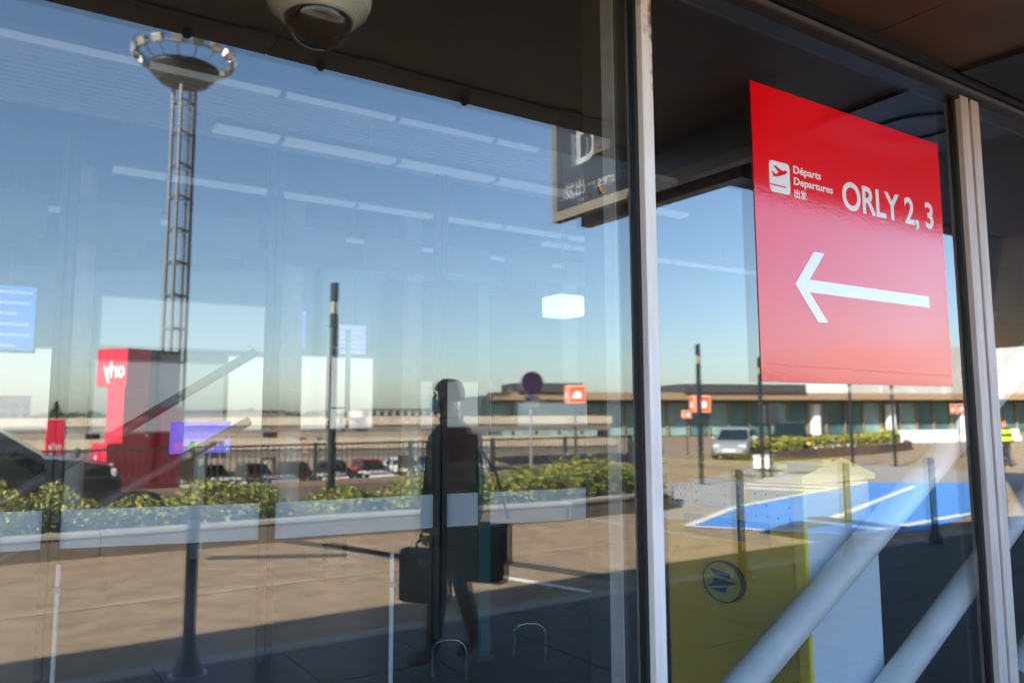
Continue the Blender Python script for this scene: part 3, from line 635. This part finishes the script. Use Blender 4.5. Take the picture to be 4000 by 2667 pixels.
obj('case', MB().bbox(-.22, .22, -.2, .2, 1.55, 2.1, .02), DGREY, t); obj('pole', MB().tube([(0, 0, 0), (0, 0, 1.55)], .035, 10), LPM, t)
# ------------------------------------------------------------------ orange cube signs
ORG = mat('cube_orange', (.85, .10, .03), .4, emit=(.9, .12, .03), estr=.05, var=.05); ORB = mat('cube_border', (.85, .35, .25), .4)
def cube_sign(loc, s, zc, rz, lab):
    t = thing('cube_sign', lab, 'sign', loc, rz); h_ = s/2
    obj('pole', MB().tube([(0, 0, -.05), (0, 0, zc-h_)], s*.06, 12), LPM, t)
    c = obj('cube', MB().bbox(-h_, h_, -h_, h_, zc-h_, zc+h_, s*.06), ORB, t)
    for k in range(4):
        a = obj('face_panel', MB().box(-h_*.78, h_*.78, -h_-.004, -h_+.002, zc-h_*.78, zc+h_*.78), ORG, c); a.rotation_euler.z = k*pi/2
        b = obj('pictogram', MB().prism([(-.5, -.45), (.5, -.45), (.5, -.1), (.3, 0), (.15, .35), (-.4, .35), (-.5, 0)], lambda u, v, tt: (u*h_, tt, zc+v*h_), -h_-.008, -h_-.005), WHITE, c); b.rotation_euler.z = k*pi/2
    return t
cube_sign((10.25, -10.72, .15), .38, 1.77, radians(-62), 'orange cube sign with white pictogram on a dark pole above the planter')
cube_sign((16.1, -12.75, gz(16)), .46, 2.0, radians(-60), 'orange cube sign with white pictogram behind a dark lamp post')
cube_sign((29.7, -26.3, gz(30)), .42, 2.1, radians(-60), 'small orange cube sign in front of the glazed terminal')
cube_sign((41, -18.7, gz(41)), .5, 2.4, radians(-60), 'orange cube sign far along the road past the island')
# ------------------------------------------------------------------ no stopping sign
RS = thing('road_sign', 'round no stopping road sign with a small plate below, on a grey post', 'sign', (8.98, -10.5, .15), radians(12))
obj('post', MB().tube([(0, 0, 0), (0, 0, 2.2)], .03, 12), STEEL, RS, True)
SB = mat('sign_blue', (.008, .02, .09), .45); SR = mat('sign_red', (.09, .006, .008), .45)  # darkened blue and red: the shade on the sign face is in the colour
def disc(r, y0, y1, n=32): return MB().prism([(r*cos(2*pi*k/n), r*sin(2*pi*k/n)) for k in range(n)], lambda u, v, t: (u, t, 1.97+v), y0, y1)
dz = obj('disc', disc(.23, .0, .055 ), STEEL, RS); dz.location.y = .03
for sgn in (1,):
    obj('red_ring', disc(.23, .086, .09), SR, dz).location.y = -.03
    obj('blue_field', disc(.185, .0905, .092), SB, dz).location.y = -.03
    for a in (45, -45): obj('red_bar', MB().box(-.19, .19, .0925, .094, -.018, .018, M=Matrix.Translation((0, 0, 1.97)) @ Matrix.Rotation(radians(a), 4, 'Y')), SR, dz).location.y = -.03
pt = obj('plate', MB().box(-.16, .16, .035, .05, 1.5, 1.72), mat('plate_grey', (.1, .105, .115), .5), RS)
obj('plate_symbol', MB().box(-.12, -.04, .0505, .053, 1.62, 1.69), SB, pt)
# ------------------------------------------------------------------ red totem
TM = thing('red_totem', 'tall stepped red totem with white lettering behind the railing', 'totem', (4.3, -27.5, LOW))
TRED = mat('totem_red', (.6, .006, .035), .4, var=.06, scale=1); K = 27/1829.
TM.rotation_euler.z = radians(-33)
zz = lambda py: 1.55-(py-948)*K-LOW
# lit narrow faces look along -x; broad faces look back towards the glass
obj('shaft', MB().bbox(-.42, .55, -.5, .3, 0, zz(885), .02), TRED, TM)
obj('head_block', MB().bbox(-.36, .6, -1.1, .3, zz(884), zz(797), .02), TRED, TM)
obj('foot_block', MB().bbox(-1.0, -.425, -.4, .3, 0, zz(1010), .02), TRED, TM)
obj('step_block', MB().bbox(1.0, 1.95, -.1, .5, 0, zz(930), .02), TRED, TM)
obj('shaft_rear', MB().bbox(.555, .995, -.3, .3, 0, zz(1000), .02), TRED, TM)
WL = mat('totem_letters', (.8, .78, .78), .5)
text('lettering', 'orly', .75, (-.365, .22, zz(862)), (0, -1, 0), (0, 0, 1), WL, TM, .01, .8, .02)
text('lettering', 'orly', .8, (-1.006, .25, zz(1075)), (0, -1, 0), (0, 0, 1), WL, TM, .01, .5, .02)
gp = thing('hoarding_panel', 'grey panel on dark steel frame standing behind the red totem', 'panel', (5.3, -28.6, LOW), radians(-30))
obj('sheet', MB().box(-.95, .95, .0, .06, zz(995), zz(800)), mat('hoarding', (.42, .40, .40), .7), gp)
obj('frame_top', MB().box(-1.0, 1.0, -.06, .12, zz(799), zz(793)), DGREY, gp)
for x in (-.6, -.2, .0): obj('frame_post', MB().box(x-.04, x+.04, .065, .14, 0, zz(799.5)), mat('rust_post', (.16, .11, .09), .7), gp)
obj('frame_bar', MB().box(-.9, .4, .145, .2, zz(905), zz(898)), mat('rust_post', (.16, .11, .09), .7), gp)
t2 = thing('red_pillar', 'short red banner pillar left of the red totem', 'pillar', (2.4, -30, LOW)); 
obj('pillar', MB().bbox(-.28, .28, -.25, .25, 0, 4.6, .02), TRED, t2); text('lettering', 'orly', .5, (.2, .256, 3.5), (-1, 0, 0), (0, 0, 1), WL, t2, .01, .5)
# ------------------------------------------------------------------ floodlight mast
MT = thing('floodlight_mast', 'tall three legged lattice mast with a ring of floodlights', 'mast', (9.35, -46.9, LOW+1.3), radians(20))
MS = mat('galvanised', (.17, .175, .17), .5, .3)
leg = [(.72*cos(a), .72*sin(a)) for a in (radians(90), radians(210), radians(330))]
for x, y in leg: obj('leg', MB().tube([(x, y, -1.3), (x, y, 23.6)], .11, 10), MS, MT, True)
for i in range(12):
    z = .6+i*1.95
    obj('cross_frame', MB().tube([(*leg[0], z), (*leg[1], z), (*leg[2], z), (*leg[0], z)], .07, 8), MS, MT)
obj('ladder', MB().box(-.2, -.17, -.02, .02, .2, 23.4).box(.17, .2, -.02, .02, .2, 23.4), DGREY, MT)
obj('cable_duct', MB().box(.3, .48, -.05, .05, 0, 23.4), DGREY, MT)
DKM = mat('mast_platform', (.05, .048, .045), .6)
obj('platform', MB().lathe([(.3, 22.9), (1.4, 23.25), (2.0, 23.9), (2.0, 24.1), (.3, 24.15)], n=36), DKM, MT)
obj('ring', MB().tube([(2.8*cos(2*pi*k/40), 2.8*sin(2*pi*k/40), 24.6) for k in range(41)], .05, 8), MS, MT)
obj('ring', MB().tube([(2.85*cos(2*pi*k/40), 2.85*sin(2*pi*k/40), 25.3) for k in range(41)], .03, 8), MS, MT)
for k in range(16):
    a = 2*pi*k/16; M_ = Matrix.Translation((2.75*cos(a), 2.75*sin(a), 24.75)) @ Matrix.Rotation(a, 4, 'Z') @ Matrix.Rotation(radians(25), 4, 'Y')
    fl = obj('floodlight', MB().bbox(-.16, .16, -.32, .32, -.22, .26, .04), mat('floodlight_case', (.35, .34, .33), .3, .6), MT); fl.matrix_local = M_
    obj('reflector', MB().box(.161, .17, -.26, .26, -.17, .2), mat('floodlight_glass', (.8, .8, .78), .08, .8, var=0), fl)
    obj('spoke', MB().tube([(1.9*cos(a), 1.9*sin(a), 24.0), (2.75*cos(a), 2.75*sin(a), 24.6)], .03, 6), MS, MT)
# ------------------------------------------------------------------ cars
TYR = mat('tyre', (.012, .012, .012), .8); RIM = mat('rim', (.45, .46, .48), .3, .8); WIN = mat('car_window', (.012, .02, .022), .06, var=0)
HL = mat('headlight', (.75, .77, .8), .1, .3, var=0); TL = mat('tail_light', (.5, .02, .01), .2, var=0); AMB = mat('indicator', (.9, .35, .04), .3, emit=(1, .4, .05), estr=1.5, var=0)
def paint(n, c): return mat('car_paint_'+n, c, .22, .35, var=.02, scale=2)
def make_car(label, pm, van=False, group=None, detail=True):
    t = thing('parked_car', label, 'car', group=group); L, W, H = (4.3, 1.76, 1.5) if not van else (4.6, 1.85, 1.75)
    # sections along the length: (x, half width, z low, shoulder z, ) ; front is +x
    sec = [(-2.12, .66, .42, .70), (-2.06, .80, .28, .92), (-1.5, .86, .2, .98), (0, .88, .18, .96), (1.0, .87, .2, .93), (1.55, .84, .22, .88), (1.95, .77, .3, .78), (2.13, .60, .38, .62)]
    mb = MB(); n = 8; vs = []
    for x, hw, zl, zs in sec:
        vs += [(x, -hw*.9, zl), (x, -hw, zl+.12), (x, -hw, (zl+zs)/2+.05), (x, -hw*.93, zs), (x, hw*.93, zs), (x, hw, (zl+zs)/2+.05), (x, hw, zl+.12), (x, hw*.9, zl)]
    fs = [(i*n+k, i*n+(k+1) % n, (i+1)*n+(k+1) % n, (i+1)*n+k) for i in range(len(sec)-1) for k in range(n)] + [tuple(range(n)), tuple(range((len(sec)-1)*n, len(sec)*n))]
    mb.add(vs, fs); body = obj('body', mb, pm, t, True)
    rz_ = 1.5 if not van else 1.74
    cab = [(-1.95, .94, -1.5), (1.05, .92, .35)]
    lo = [(-2.0, .95), (1.12, .90)]; hi = [(-1.62 if not van else -1.85, rz_-.04), (-.9, rz_), (.05, rz_-.01), (.32, rz_-.06)]
    prof_ = [lo[0], *hi, lo[1]]
    vs = []; 
    for x, z in prof_:
        f_ = (z-.93)/(rz_-.93); hw = .80-.16*max(0, f_); vs += [(x, -hw, z), (x, hw, z)]
    m = len(prof_); fs = [(2*i, 2*i+1, 2*i+3, 2*i+2) for i in range(m-1)] + [tuple(2*i for i in range(m)), tuple(2*i+1 for i in reversed(range(m)))]
    cb = obj('cabin', MB().add(vs, fs), pm, t, True)
    def quad(name, pts, m_, par): obj(name, MB().add(pts, [(0, 1, 2, 3)]), m_, par)
    def lerp(a, b, k): return tuple(a[i]+(b[i]-a[i])*k for i in range(len(a)))
    # windscreen, rear window, side windows lifted a little off the shell
    ws0, ws1 = (1.07, .935), (.36, rz_-.09)
    quad('windscreen', [(ws0[0]+.015, -.74, ws0[1]+.01), (ws0[0]+.015, .74, ws0[1]+.01), (ws1[0]+.02, .6, ws1[1]), (ws1[0]+.02, -.6, ws1[1])], WIN, cb)
    quad('rear_window', [(-1.97, .7, 1.0), (-1.97, -.7, 1.0), (hi[0][0]-.04, -.58, rz_-.12), (hi[0][0]-.04, .58, rz_-.12)], WIN, cb)
    for s in (-1, 1):
        for x0, x1 in ((-1.55, -.62), (-.55, .5)):
            z0, z1 = .99, rz_-.12; w0 = .80-.16*(z0-.93)/(rz_-.93)+.006; w1 = .80-.16*(z1-.93)/(rz_-.93)+.006
            quad('side_window', [(x0, s*w0, z0), (x1+(.35 if x1 > 0 else 0), s*w0, z0), (x1-.12, s*w1, z1), (x0+.12, s*w1, z1)], WIN, cb)
        for x in (-1.3, 1.3):
            wh = obj('wheel', MB().tube([(x, s*.70, .32), (x, s*.885, .32)], .32, 20), TYR, t); obj('rim', MB().tube([(x, s*.886, .32), (x, s*.90, .32)], .2, 16), RIM, wh)
        if detail:
            obj('headlight', MB().bbox(1.9, 2.06, s*.44, s*.72, .62, .74, .02), HL, t); obj('tail_light', MB().bbox(-2.12, -2.02, s*.5, s*.78, .72, .9, .02), TL, t)
            obj('mirror', MB().bbox(.62, .76, s*.86, s*1.03, .95, 1.08, .03), pm, t)
    if detail:
        obj('grille', MB().box(2.06, 2.125, -.25, .25, .56, .64), DGREY, t); obj('air_intake', MB().box(2.0, 2.09, -.5, .5, .34, .44), DGREY, t)
        obj('number_plate', MB().box(2.13, 2.145, -.26, .26, .46, .555), WHITE, t)
    return t
c1 = make_car('silver hatchback facing the glass on the road beside the planted island', paint('silver', (.36, .37, .39)))
c1.location = (30.4, -23.8, gz(31)); c1.rotation_euler.z = radians(180-40+8)
for s in (-1, 1): obj('roof_bar', MB().tube([(-1.3, s*.58, 1.52), (.0, s*.58, 1.52)], .02, 8), DGREY, c1)
c2 = make_car('dark people carrier with amber lights behind the silver hatchback', paint('black', (.02, .02, .025)), True)
c2.location = (36.5, -25.3, -.75); c2.rotation_euler.z = radians(180-42)
for s in (-1, 1): obj('indicator', MB().bbox(2.0, 2.1, s*.62, s*.76, .66, .78, .02), AMB, c2)
c3 = make_car('dark car passing behind the left end of the long planter', paint('charcoal', (.025, .03, .033)))
c3.location = (-.15, -12.15, .0); c3.rotation_euler.z = radians(4)
cols = [('white', (.75, .75, .74)), ('red', (.5, .02, .02)), ('grey', (.25, .26, .28)), ('blue', (.03, .07, .25)), ('cream', (.6, .57, .5))]
proto = {}
k = 0
for row, (yy, x0, n) in enumerate(((34, -2, 9), (41, 0, 10), (52, 2, 12))):
    for i in range(n):
        cn, cc = cols[random.choice([0, 0, 0, 1, 2, 2, 3, 4])]
        x = x0+i*2.75; lab = '%s car parked in the sunken car park behind the railing' % cn
        if cn not in proto: proto[cn] = make_car(lab, paint(cn, cc), group='cars in the sunken car park', detail=False); q = proto[cn]
        else: q = dup(proto[cn], (0, 0, 0), 0)
        q.location = (x, -yy, LOW); q.rotation_euler.z = radians(90+random.uniform(-3, 3)+(180 if row % 2 else 0))
# ------------------------------------------------------------------ viaduct and horizon
VIA = mat('viaduct_concrete', (.36, .29, .21), .85, var=.15, scale=.5)
def viaduct(p, q, z0, z1, par_h, lab):
    d = Vector((q[0]-p[0], -(q[1]-p[1]), 0)); t = thing('viaduct', lab, 'viaduct', (p[0], -p[1], LOW), atan2(d.y, d.x)); L = d.length
    obj('deck', MB().box(0, L, -3, 3, z0-LOW-.5, z0-LOW), mat('viaduct_dark', (.12, .10, .085), .9), t)
    for s in (-1, 1): obj('parapet', MB().box(0, L, s*3-.12, s*3+.12, z0-LOW+.002, z1-LOW), VIA, t)
    n = int(L/12)
    for i in range(n+1): obj('pier', MB().tube([(i*L/n, 0, 0), (i*L/n, 0, z0-LOW-.5)], .5, 14), VIA, t)
    return t
viaduct((-60, 100), (41, 46), .75, 1.3, .5, 'upper concrete road viaduct crossing behind the car park')
viaduct((-50, 80), (36, 40), -.55, -.05, .5, 'lower concrete ramp crossing behind the car park')
def treeline():
    mb = leaves(9000, lambda r: (lambda x: (x, -420+r.uniform(-15, 15), LOW+r.random()**.7*(5.2+3.5*noise.noise(Vector((x*.03, 1, 1)))+2*noise.noise(Vector((x*.11, 4, 1))))))(r.uniform(-260, 520)), 3.4, 5)
    return obj('distant_trees', mb, [LEAF1, LEAF3, LEAF3], label='far off belt of dark trees along the horizon', cat='trees', kind='stuff')
treeline()
def far_block(x, y, w_, d_, h_, col, lab):
    t = thing('distant_building', lab, 'building', (x, -y, LOW)); m = mat('far_'+lab[:12], col, .8)
    obj('wall', MB().box(-w_/2, w_/2, -d_/2, d_/2, 0, h_), m, t); obj('roof', MB().box(-w_/2-.2, w_/2+.2, -d_/2-.2, d_/2+.2, h_+.002, h_+.4), DGREY, t)
    for i in range(int(w_/3)):
        for j in range(int(h_/3)):
            wq = obj('window', MB().box(-w_/2+1+i*3, -w_/2+2.4+i*3, d_/2+.005, d_/2+.03, 1+j*3, 2.5+j*3), WIN, t)
    return t
far_block(10.5, 300, 9, 8, 10.5, (.12, .11, .12), 'dark square office block far away on the left of the mast')
far_block(130, 260, 40, 12, 6, (.35, .33, .31), 'long low pale hangar far away beyond the viaducts')
far_block(62, 240, 30, 12, 5.5, (.2, .17, .15), 'long low brown shed far away beyond the viaducts')
ft = thing('conifer', 'dark pointed tree far away beside the square office block', 'tree', (22, -295, LOW)); 
obj('trunk', MB().tube([(0, 0, 0), (0, 0, 6)], [.4, .1], 8), mat('bark', (.12, .08, .05), .9), ft)
obj('crown', leaves(700, lambda r: (lambda z: (r.gauss(0, 1)*(9-z)*.22, r.gauss(0, 1)*(9-z)*.22, z))(r.uniform(1, 9)), 1.0, 8), [LEAF3, LEAF1, LEAF3], ft)
# ------------------------------------------------------------------ glazed building at the far right
def FB(kind):
    def f(x0, x1, y0, y1, z0, z1, *r): return getattr(MB(), kind)(x0, x1, -y1, -y0, z0, z1, *r)
    return f
GB = thing('glazed_terminal', 'low terminal building with turquoise glazing, brown roof edge and white upper storey', 'building', (53.1, -53, -.75))
dv = Vector((88.3-53.1, -(41.4-53), 0)); GB.rotation_euler.z = atan2(dv.y, dv.x); LG = dv.length
TEAL = mat('teal_glazing', (.07, .16, .16), .12, var=.35, scale=.35); TEAL2 = mat('teal_glazing_pale', (.22, .36, .35), .2, var=.2, scale=.5)
BRN = mat('brown_fascia', (.32, .21, .12), .6)
obj('wall', FB('box')(-16, LG+70, .6, 12, 0, 3.9), mat('terminal_core', (.05, .06, .06), .8), GB)
for i in range(34):
    x = -16+i*2.2
    obj('window', FB('box')(x+.06, x+2.14, .42, .48, .1, 3.2), TEAL2 if (i % 5 in (0, 3) or i < 8) else TEAL, GB)
    obj('column', FB('box')(x-.05, x+.05, .2, .4, 0, 3.4), BRN, GB)
obj('roof_edge', FB('box')(-16, LG+70, -2.2, .58, 3.45, 4.1), BRN, GB)
obj('soffit', FB('box')(-16, LG+70, -2.1, .58, 3.38, 3.448), mat('far_soffit', (.22, .16, .09), .6), GB)
obj('dark_roof', FB('box')(-14, -8, -2.5, 3, 4.12, 4.9), DGREY, GB); obj('dark_roof', FB('box')(2, 15, -2.5, 3, 4.12, 4.9), DGREY, GB)
obj('upper_storey', FB('box')(21, LG+70, .4, 11, 4.11, 9.2), mat('white_cladding', (.42, .41, .41), .6, var=.04, scale=.4), GB)
for i in range(10): obj('cladding_rib', FB('box')(22+i*4, 22.12+i*4, .3, .398, 4.12, 9.1), GREYW, GB)
for i in range(14): obj('skylight', MB().prism([(15.2+i*.42, 4.12), (15.6+i*.42, 4.12), (15.3+i*.42, 5.0)], lambda u, v, t: (u, -t, v), -1.2, -.2), GREYW, GB)
for x in (17.5, 26.5, 35.5): obj('white_pillar', FB('box')(x-.35, x+.35, -.6, .1, 0, 3.0), WHITE, GB)
obj('shop_sign', FB('bbox')(36, 39, -2.35, -2.25, 3.6, 4.7, .05), WHITE, GB)
# ------------------------------------------------------------------ planted island
IS = thing('planted_island', 'long brick edged island planted with a clipped green hedge', 'planter', (29.7, -21.75, gz(29.7)))
isl = [(0, 0), (5, 1.0), (11, 1.5), (17, 3.0), (20.5, 5.2)]
BRK = mat('island_brick', (.16, .10, .07), .85, var=.3, scale=3)
for p, q in zip(isl, isl[1:]):
    n = max(2, int(hypot(q[0]-p[0], q[1]-p[1])/.9))
    for i in range(n):
        a = Vector((p[0]+(q[0]-p[0])*i/n, -(p[1]+(q[1]-p[1])*i/n), 0)); b = Vector((p[0]+(q[0]-p[0])*(i+1)/n, -(p[1]+(q[1]-p[1])*(i+1)/n), 0)); d = b-a
        o = obj('edging_block', MB().box(.01, d.length-.01, 0, .3, -.3, .38), BRK, IS); o.matrix_local = Matrix.Translation(a) @ Matrix.Rotation(atan2(d.y, d.x), 4, 'Z')
def isle(r):
    x = r.uniform(0, 20.5); 
    for p, q in zip(isl, isl[1:]):
        if p[0] <= x <= q[0]: y = p[1]+(q[1]-p[1])*(x-p[0])/(q[0]-p[0])
    return (x, -y-.35-r.random()*1.3, .25+r.random()**.6*(.65+.25*noise.noise(Vector((x*.9, 2, 2)))))
obj('hedge', leaves(5200, isle, .16, 21), [LEAF2, LEAF1, LEAF2], IS)
for i in range(7):
    wb = MB().prism([(-.3, 0), (.3, 0), (.3, .25), (.12, .45), (.1, .9), (-.1, .9), (-.12, .45), (-.3, .25)], lambda u, v, t: (t, u, v), 0, 1.9)
    if i == 0: wb0 = obj('road_barrier', wb, WHITE, label='white concrete road barrier in the row in front of the glazed building', cat='barrier', group='white road barriers'); q = wb0
    else: q = wb0.copy(); C.objects.link(q)
    q.location = (55+i*1.75, -(31.5-i*.55), -.75); q.rotation_euler.z = radians(17)
for i in range(5):
    wb = MB().bbox(-.6, .6, -.04, .04, .35, .85, .02).box(-.55, -.5, -.2, .2, 0, .35).box(.5, .55, -.2, .2, 0, .35)
    if i == 0: rb0 = obj('barrier_panel', wb, WHITE, label='low white barrier panel behind the hedge of the planted island', cat='barrier', group='low barrier panels'); q = rb0
    else: q = rb0.copy(); C.objects.link(q)
    q.location = (38.5+i*1.5, -(27.6-i*.15), -.75); q.rotation_euler.z = radians(-20)
AC = thing('ground_cabinet', 'small white ground cabinet at the end of the zebra crossing', 'cabinet', (21.9, -15.4, gz(21.9)), radians(-30))
obj('case', MB().bbox(-.45, .45, -.25, .25, .12, .5, .03), WHITE, AC); obj('lid', MB().box(-.48, .48, -.28, .28, .502, .54), GREYW, AC); obj('plinth', MB().box(-.4, .4, -.2, .2, 0, .118), DGREY, AC)
# ------------------------------------------------------------------ people
def skin_mesh(name, pts, edges, root, sub=2):
    me = bpy.data.meshes.new(name); me.from_pydata([p[:3] for p in pts], edges, []); o = bpy.data.objects.new(name, me); C.objects.link(o)
    md = o.modifiers.new('s', 'SKIN'); md.use_smooth_shade = True
    for i, v in enumerate(me.skin_vertices[0].data):
        r = pts[i][3]; v.radius = r if isinstance(r, tuple) else (r, r); v.use_root = (i == root)
    ss = o.modifiers.new('u', 'SUBSURF'); ss.levels = sub; ss.render_levels = sub
    dg = bpy.context.evaluated_depsgraph_get(); dg.update(); m2 = bpy.data.meshes.new_from_object(o.evaluated_get(dg))
    bpy.data.objects.remove(o); bpy.data.meshes.remove(me); m2.name = name
    return m2
def person(label, jacket, trousers, hair, loc, rz, H=1.74, pose='walk', mask=False, vest=None, skin=(.45, .27, .19)):
    t = thing('person', label, 'person', loc, rz); s = H/1.74                # faces +x, left is +y
    P = [(0, 0, .93, (.18, .155)), (.01, 0, 1.12, (.19, .155)), (.015, 0, 1.30, (.205, .15)), (.0, 0, 1.43, (.15, .11)), (.02, 0, 1.50, (.062, .06)), (.035, 0, 1.56, (.065, .06)), (.045, 0, 1.65, (.088, .075)), (.035, 0, 1.70, (.06, .05))]
    Ed = [(0, 1), (1, 2), (2, 3), (3, 4), (4, 5), (5, 6), (6, 7)]
    def chain(st, pts):
        for p in pts: P.append(p); Ed.append((st, len(P)-1)); st = len(P)-1
        return st
    fr, bk = (.10, -.09) if pose == 'walk' else (.06, -.04)
    chain(0, [(0.02, -.095, .86, .1), (fr*.55, -.1, .50, .066), (fr*.95, -.1, .09, .045), (fr+.16, -.11, .045, .036)])
    chain(0, [(-.02, .095, .86, .1), (bk*.15, .1, .50, .066), (bk*1.35, .1, .13, .045), (bk*1.1+.12, .11, .05, .036)])
    hands = []
    for sd, ex, hx_ in ((-1, .03, .07), (1, -.08, -.06)) if pose == 'walk' else ((-1, -.02, .1), (1, -.02, .1)):
        e = chain(3, [(0.0, sd*.20, 1.395, .082), (ex*.6, sd*.27, 1.13, .066), (hx_*.95, sd*.255, .90, .046), (hx_, sd*.235, .83, .036)]); hands.append((hx_, sd*.235, .83))
    me = skin_mesh('body', P, Ed, 0)
    mj = mat('cloth_%s' % label[:18], jacket, .85, var=.15, scale=30); mt_ = mat('trouser_%s' % label[:18], trousers, .85, var=.15, scale=30); ms = mat('skin_%.2f' % skin[0], skin, .55, var=.05); sh = mat('shoe', (.015, .013, .012), .4)
    for m in (mj, mt_, ms, sh): me.materials.append(m)
    for p in me.polygons:
        c = p.center; hnd = any((c-Vector(h)).length < .075 for h in hands)
        p.material_index = 2 if (c.z > 1.49 or hnd) else (3 if c.z < .09 else (1 if (c.z < .84 and abs(c.y) < .2) else 0))
    smooth(me, 180); b = bpy.data.objects.new('body', me); C.objects.link(b); b.parent = t
    for (hx_, hy, hz) in hands:                                              # five curled fingers on each hand
        for i in range(4):
            x = hx_+.03-.02*i; L_ = (.055, .065, .06, .048)[i]
            obj('finger', MB().tube([(x, hy, hz-.01), (x+.003, hy*1.01, hz-.01-L_*.6), (x+.004, hy-(.02 if hy > 0 else -.02), hz-.01-L_)], [.0095, .009, .007], 8), ms, b, True)
        obj('thumb', MB().tube([(hx_+.03, hy, hz+.015), (hx_+.05, hy-(.012 if hy > 0 else -.012), hz-.012), (hx_+.052, hy-(.022 if hy > 0 else -.022), hz-.035)], [.011, .01, .008], 8), ms, b, True)
    # hair cap, nose, ears
    hc = MB(); n = 20; rings = [(0.001, 1.765), (.045, 1.757), (.075, 1.735), (.092, 1.70), (.096, 1.66), (.092, 1.62)]
    hm = mat('hair_%s' % label[:10], hair, .8, var=.2, scale=60)
    vs = []
    for r, z in rings:
        for k in range(n):
            a = 2*pi*k/n; fx = cos(a); r3 = r*(1.0 if fx < .3 else .96); zz_ = z if fx < .35 else max(z, 1.69)
            vs.append((.03+r3*1.08*fx, r3*.86*sin(a), zz_))
    fs = [(i*n+k, i*n+(k+1) % n, (i+1)*n+(k+1) % n, (i+1)*n+k) for i in range(len(rings)-1) for k in range(n)]
    obj('hair', hc.add(vs, fs), hm, b, True)
    obj('nose', MB().tube([(.118, 0, 1.665), (.142, 0, 1.632), (.12, 0, 1.625)], [.009, .014, .008], 8), ms, b, True)
    for sd in (-1, 1):
        obj('ear', MB().lathe([(.0, .012), (.018, .008), (.024, 0), (.018, -.008), (0, -.012)], n=12), ms, b, True).matrix_local = Matrix.Translation((.03, sd*.085, 1.645)) @ Matrix.Rotation(radians(90), 4, 'X') @ Matrix.Diagonal((.8, 1.35, .7, 1))
        obj('eye', MB().lathe([(0, .006), (.009, .003), (.0105, 0), (.009, -.003), (0, -.006)], n=10), mat('eye', (.02, .02, .02), .2), b, True).matrix_local = Matrix.Translation((.116, sd*.032, 1.672)) @ Matrix.Rotation(radians(90), 4, 'Y')
    if mask:
        mk = MB(); vs = []; n = 11
        for z, rr in ((1.635, .098), (1.60, .108), (1.565, .104), (1.545, .085)):
            for k in range(n):
                a = radians(-75+150*k/(n-1)); vs.append((.035+rr*cos(a)*(1.08), rr*.86*sin(a), z))
        mk.add(vs, [(i*n+k, i*n+k+1, (i+1)*n+k+1, (i+1)*n+k) for i in range(3) for k in range(n-1)])
        obj('face_mask', mk, mat('mask_fabric', (.42, .56, .66), .8), b, True)
    col = MB().lathe([(.068, 1.47), (.078, 1.50), (.074, 1.525), (.066, 1.52)], (.015, 0, 0), 20); obj('collar', col, mj, b, True)
    if vest:
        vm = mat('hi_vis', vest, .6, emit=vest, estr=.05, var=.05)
        for z0, z1 in ((1.28, 1.42), (1.0, 1.16)): obj('vest_band', MB().lathe([(.25, z0), (.262, (z0+z1)/2), (.25, z1)], (.01, 0, 0), 24), vm, b, True)
        for ch in list(b.children):
            if ch.name.startswith('vest_band'): ch.scale = (.85, 1.05, 1)
    t.scale = (s,)*3
    return t, hands
MAN_RZ = radians(232)
man, mh = person('man in dark jacket and face mask walking past with a briefcase and shoulder bag', (.02, .024, .022), (.018, .018, .02), (.16, .14, .12), (2.52, -2.22, .006), MAN_RZ, 1.74, 'walk', True)
BAGM = mat('bag_leather', (.012, .011, .010), .5)
bc = thing('briefcase', 'black briefcase in the front hand of the walking man', 'briefcase', (2.52, -2.22, .006), MAN_RZ)
hx_, hy_, hz_ = mh[0]
obj('case', MB().bbox(hx_-.15, hx_+.17, hy_-.055, hy_+.055, hz_-.40, hz_-.085, .03), BAGM, bc)
obj('handle', MB().tube([(hx_-.06, hy_, hz_-.09), (hx_-.06, hy_, hz_-.055), (hx_-.04, hy_, hz_-.042), (hx_+.05, hy_, hz_-.042), (hx_+.07, hy_, hz_-.055), (hx_+.07, hy_, hz_-.09)], .009, 8), BAGM, bc, True)
obj('clasp', MB().box(hx_-.02, hx_+.03, hy_-.06, hy_-.054, hz_-.18, hz_-.14), STEEL, bc)
sb = thing('shoulder_bag', 'black shoulder bag hanging behind the hip of the walking man', 'bag', (2.52, -2.22, .006), MAN_RZ)
obj('bag', MB().bbox(-.27, .05, .22, .34, .45, .82, .05), BAGM, sb)
obj('flap', MB().bbox(-.275, .055, .335, .355, .57, .83, .01), BAGM, sb)
obj('strap', MB().tube([(-.26, .30, .86), (-.20, .25, 1.15), (-.06, .16, 1.40), (0, .08, 1.455), (.06, .15, 1.38), (.0, .28, 1.1), (-.02, .30, .86)], .012, 8), BAGM, sb, True)
w1, _ = person('worker in a yellow high visibility vest standing on the forecourt', (.03, .03, .03), (.03, .03, .035), (.45, .12, .03), (35.6, -14.1, gz(35)), radians(120), 1.85, 'stand', False, (.55, .85, .02))
w2, _ = person('person in dark clothes walking along the forecourt past the worker', (.015, .015, .018), (.015, .015, .018), (.03, .02, .02), (38.5, -15.4, gz(38)), radians(200), 1.8, 'walk')
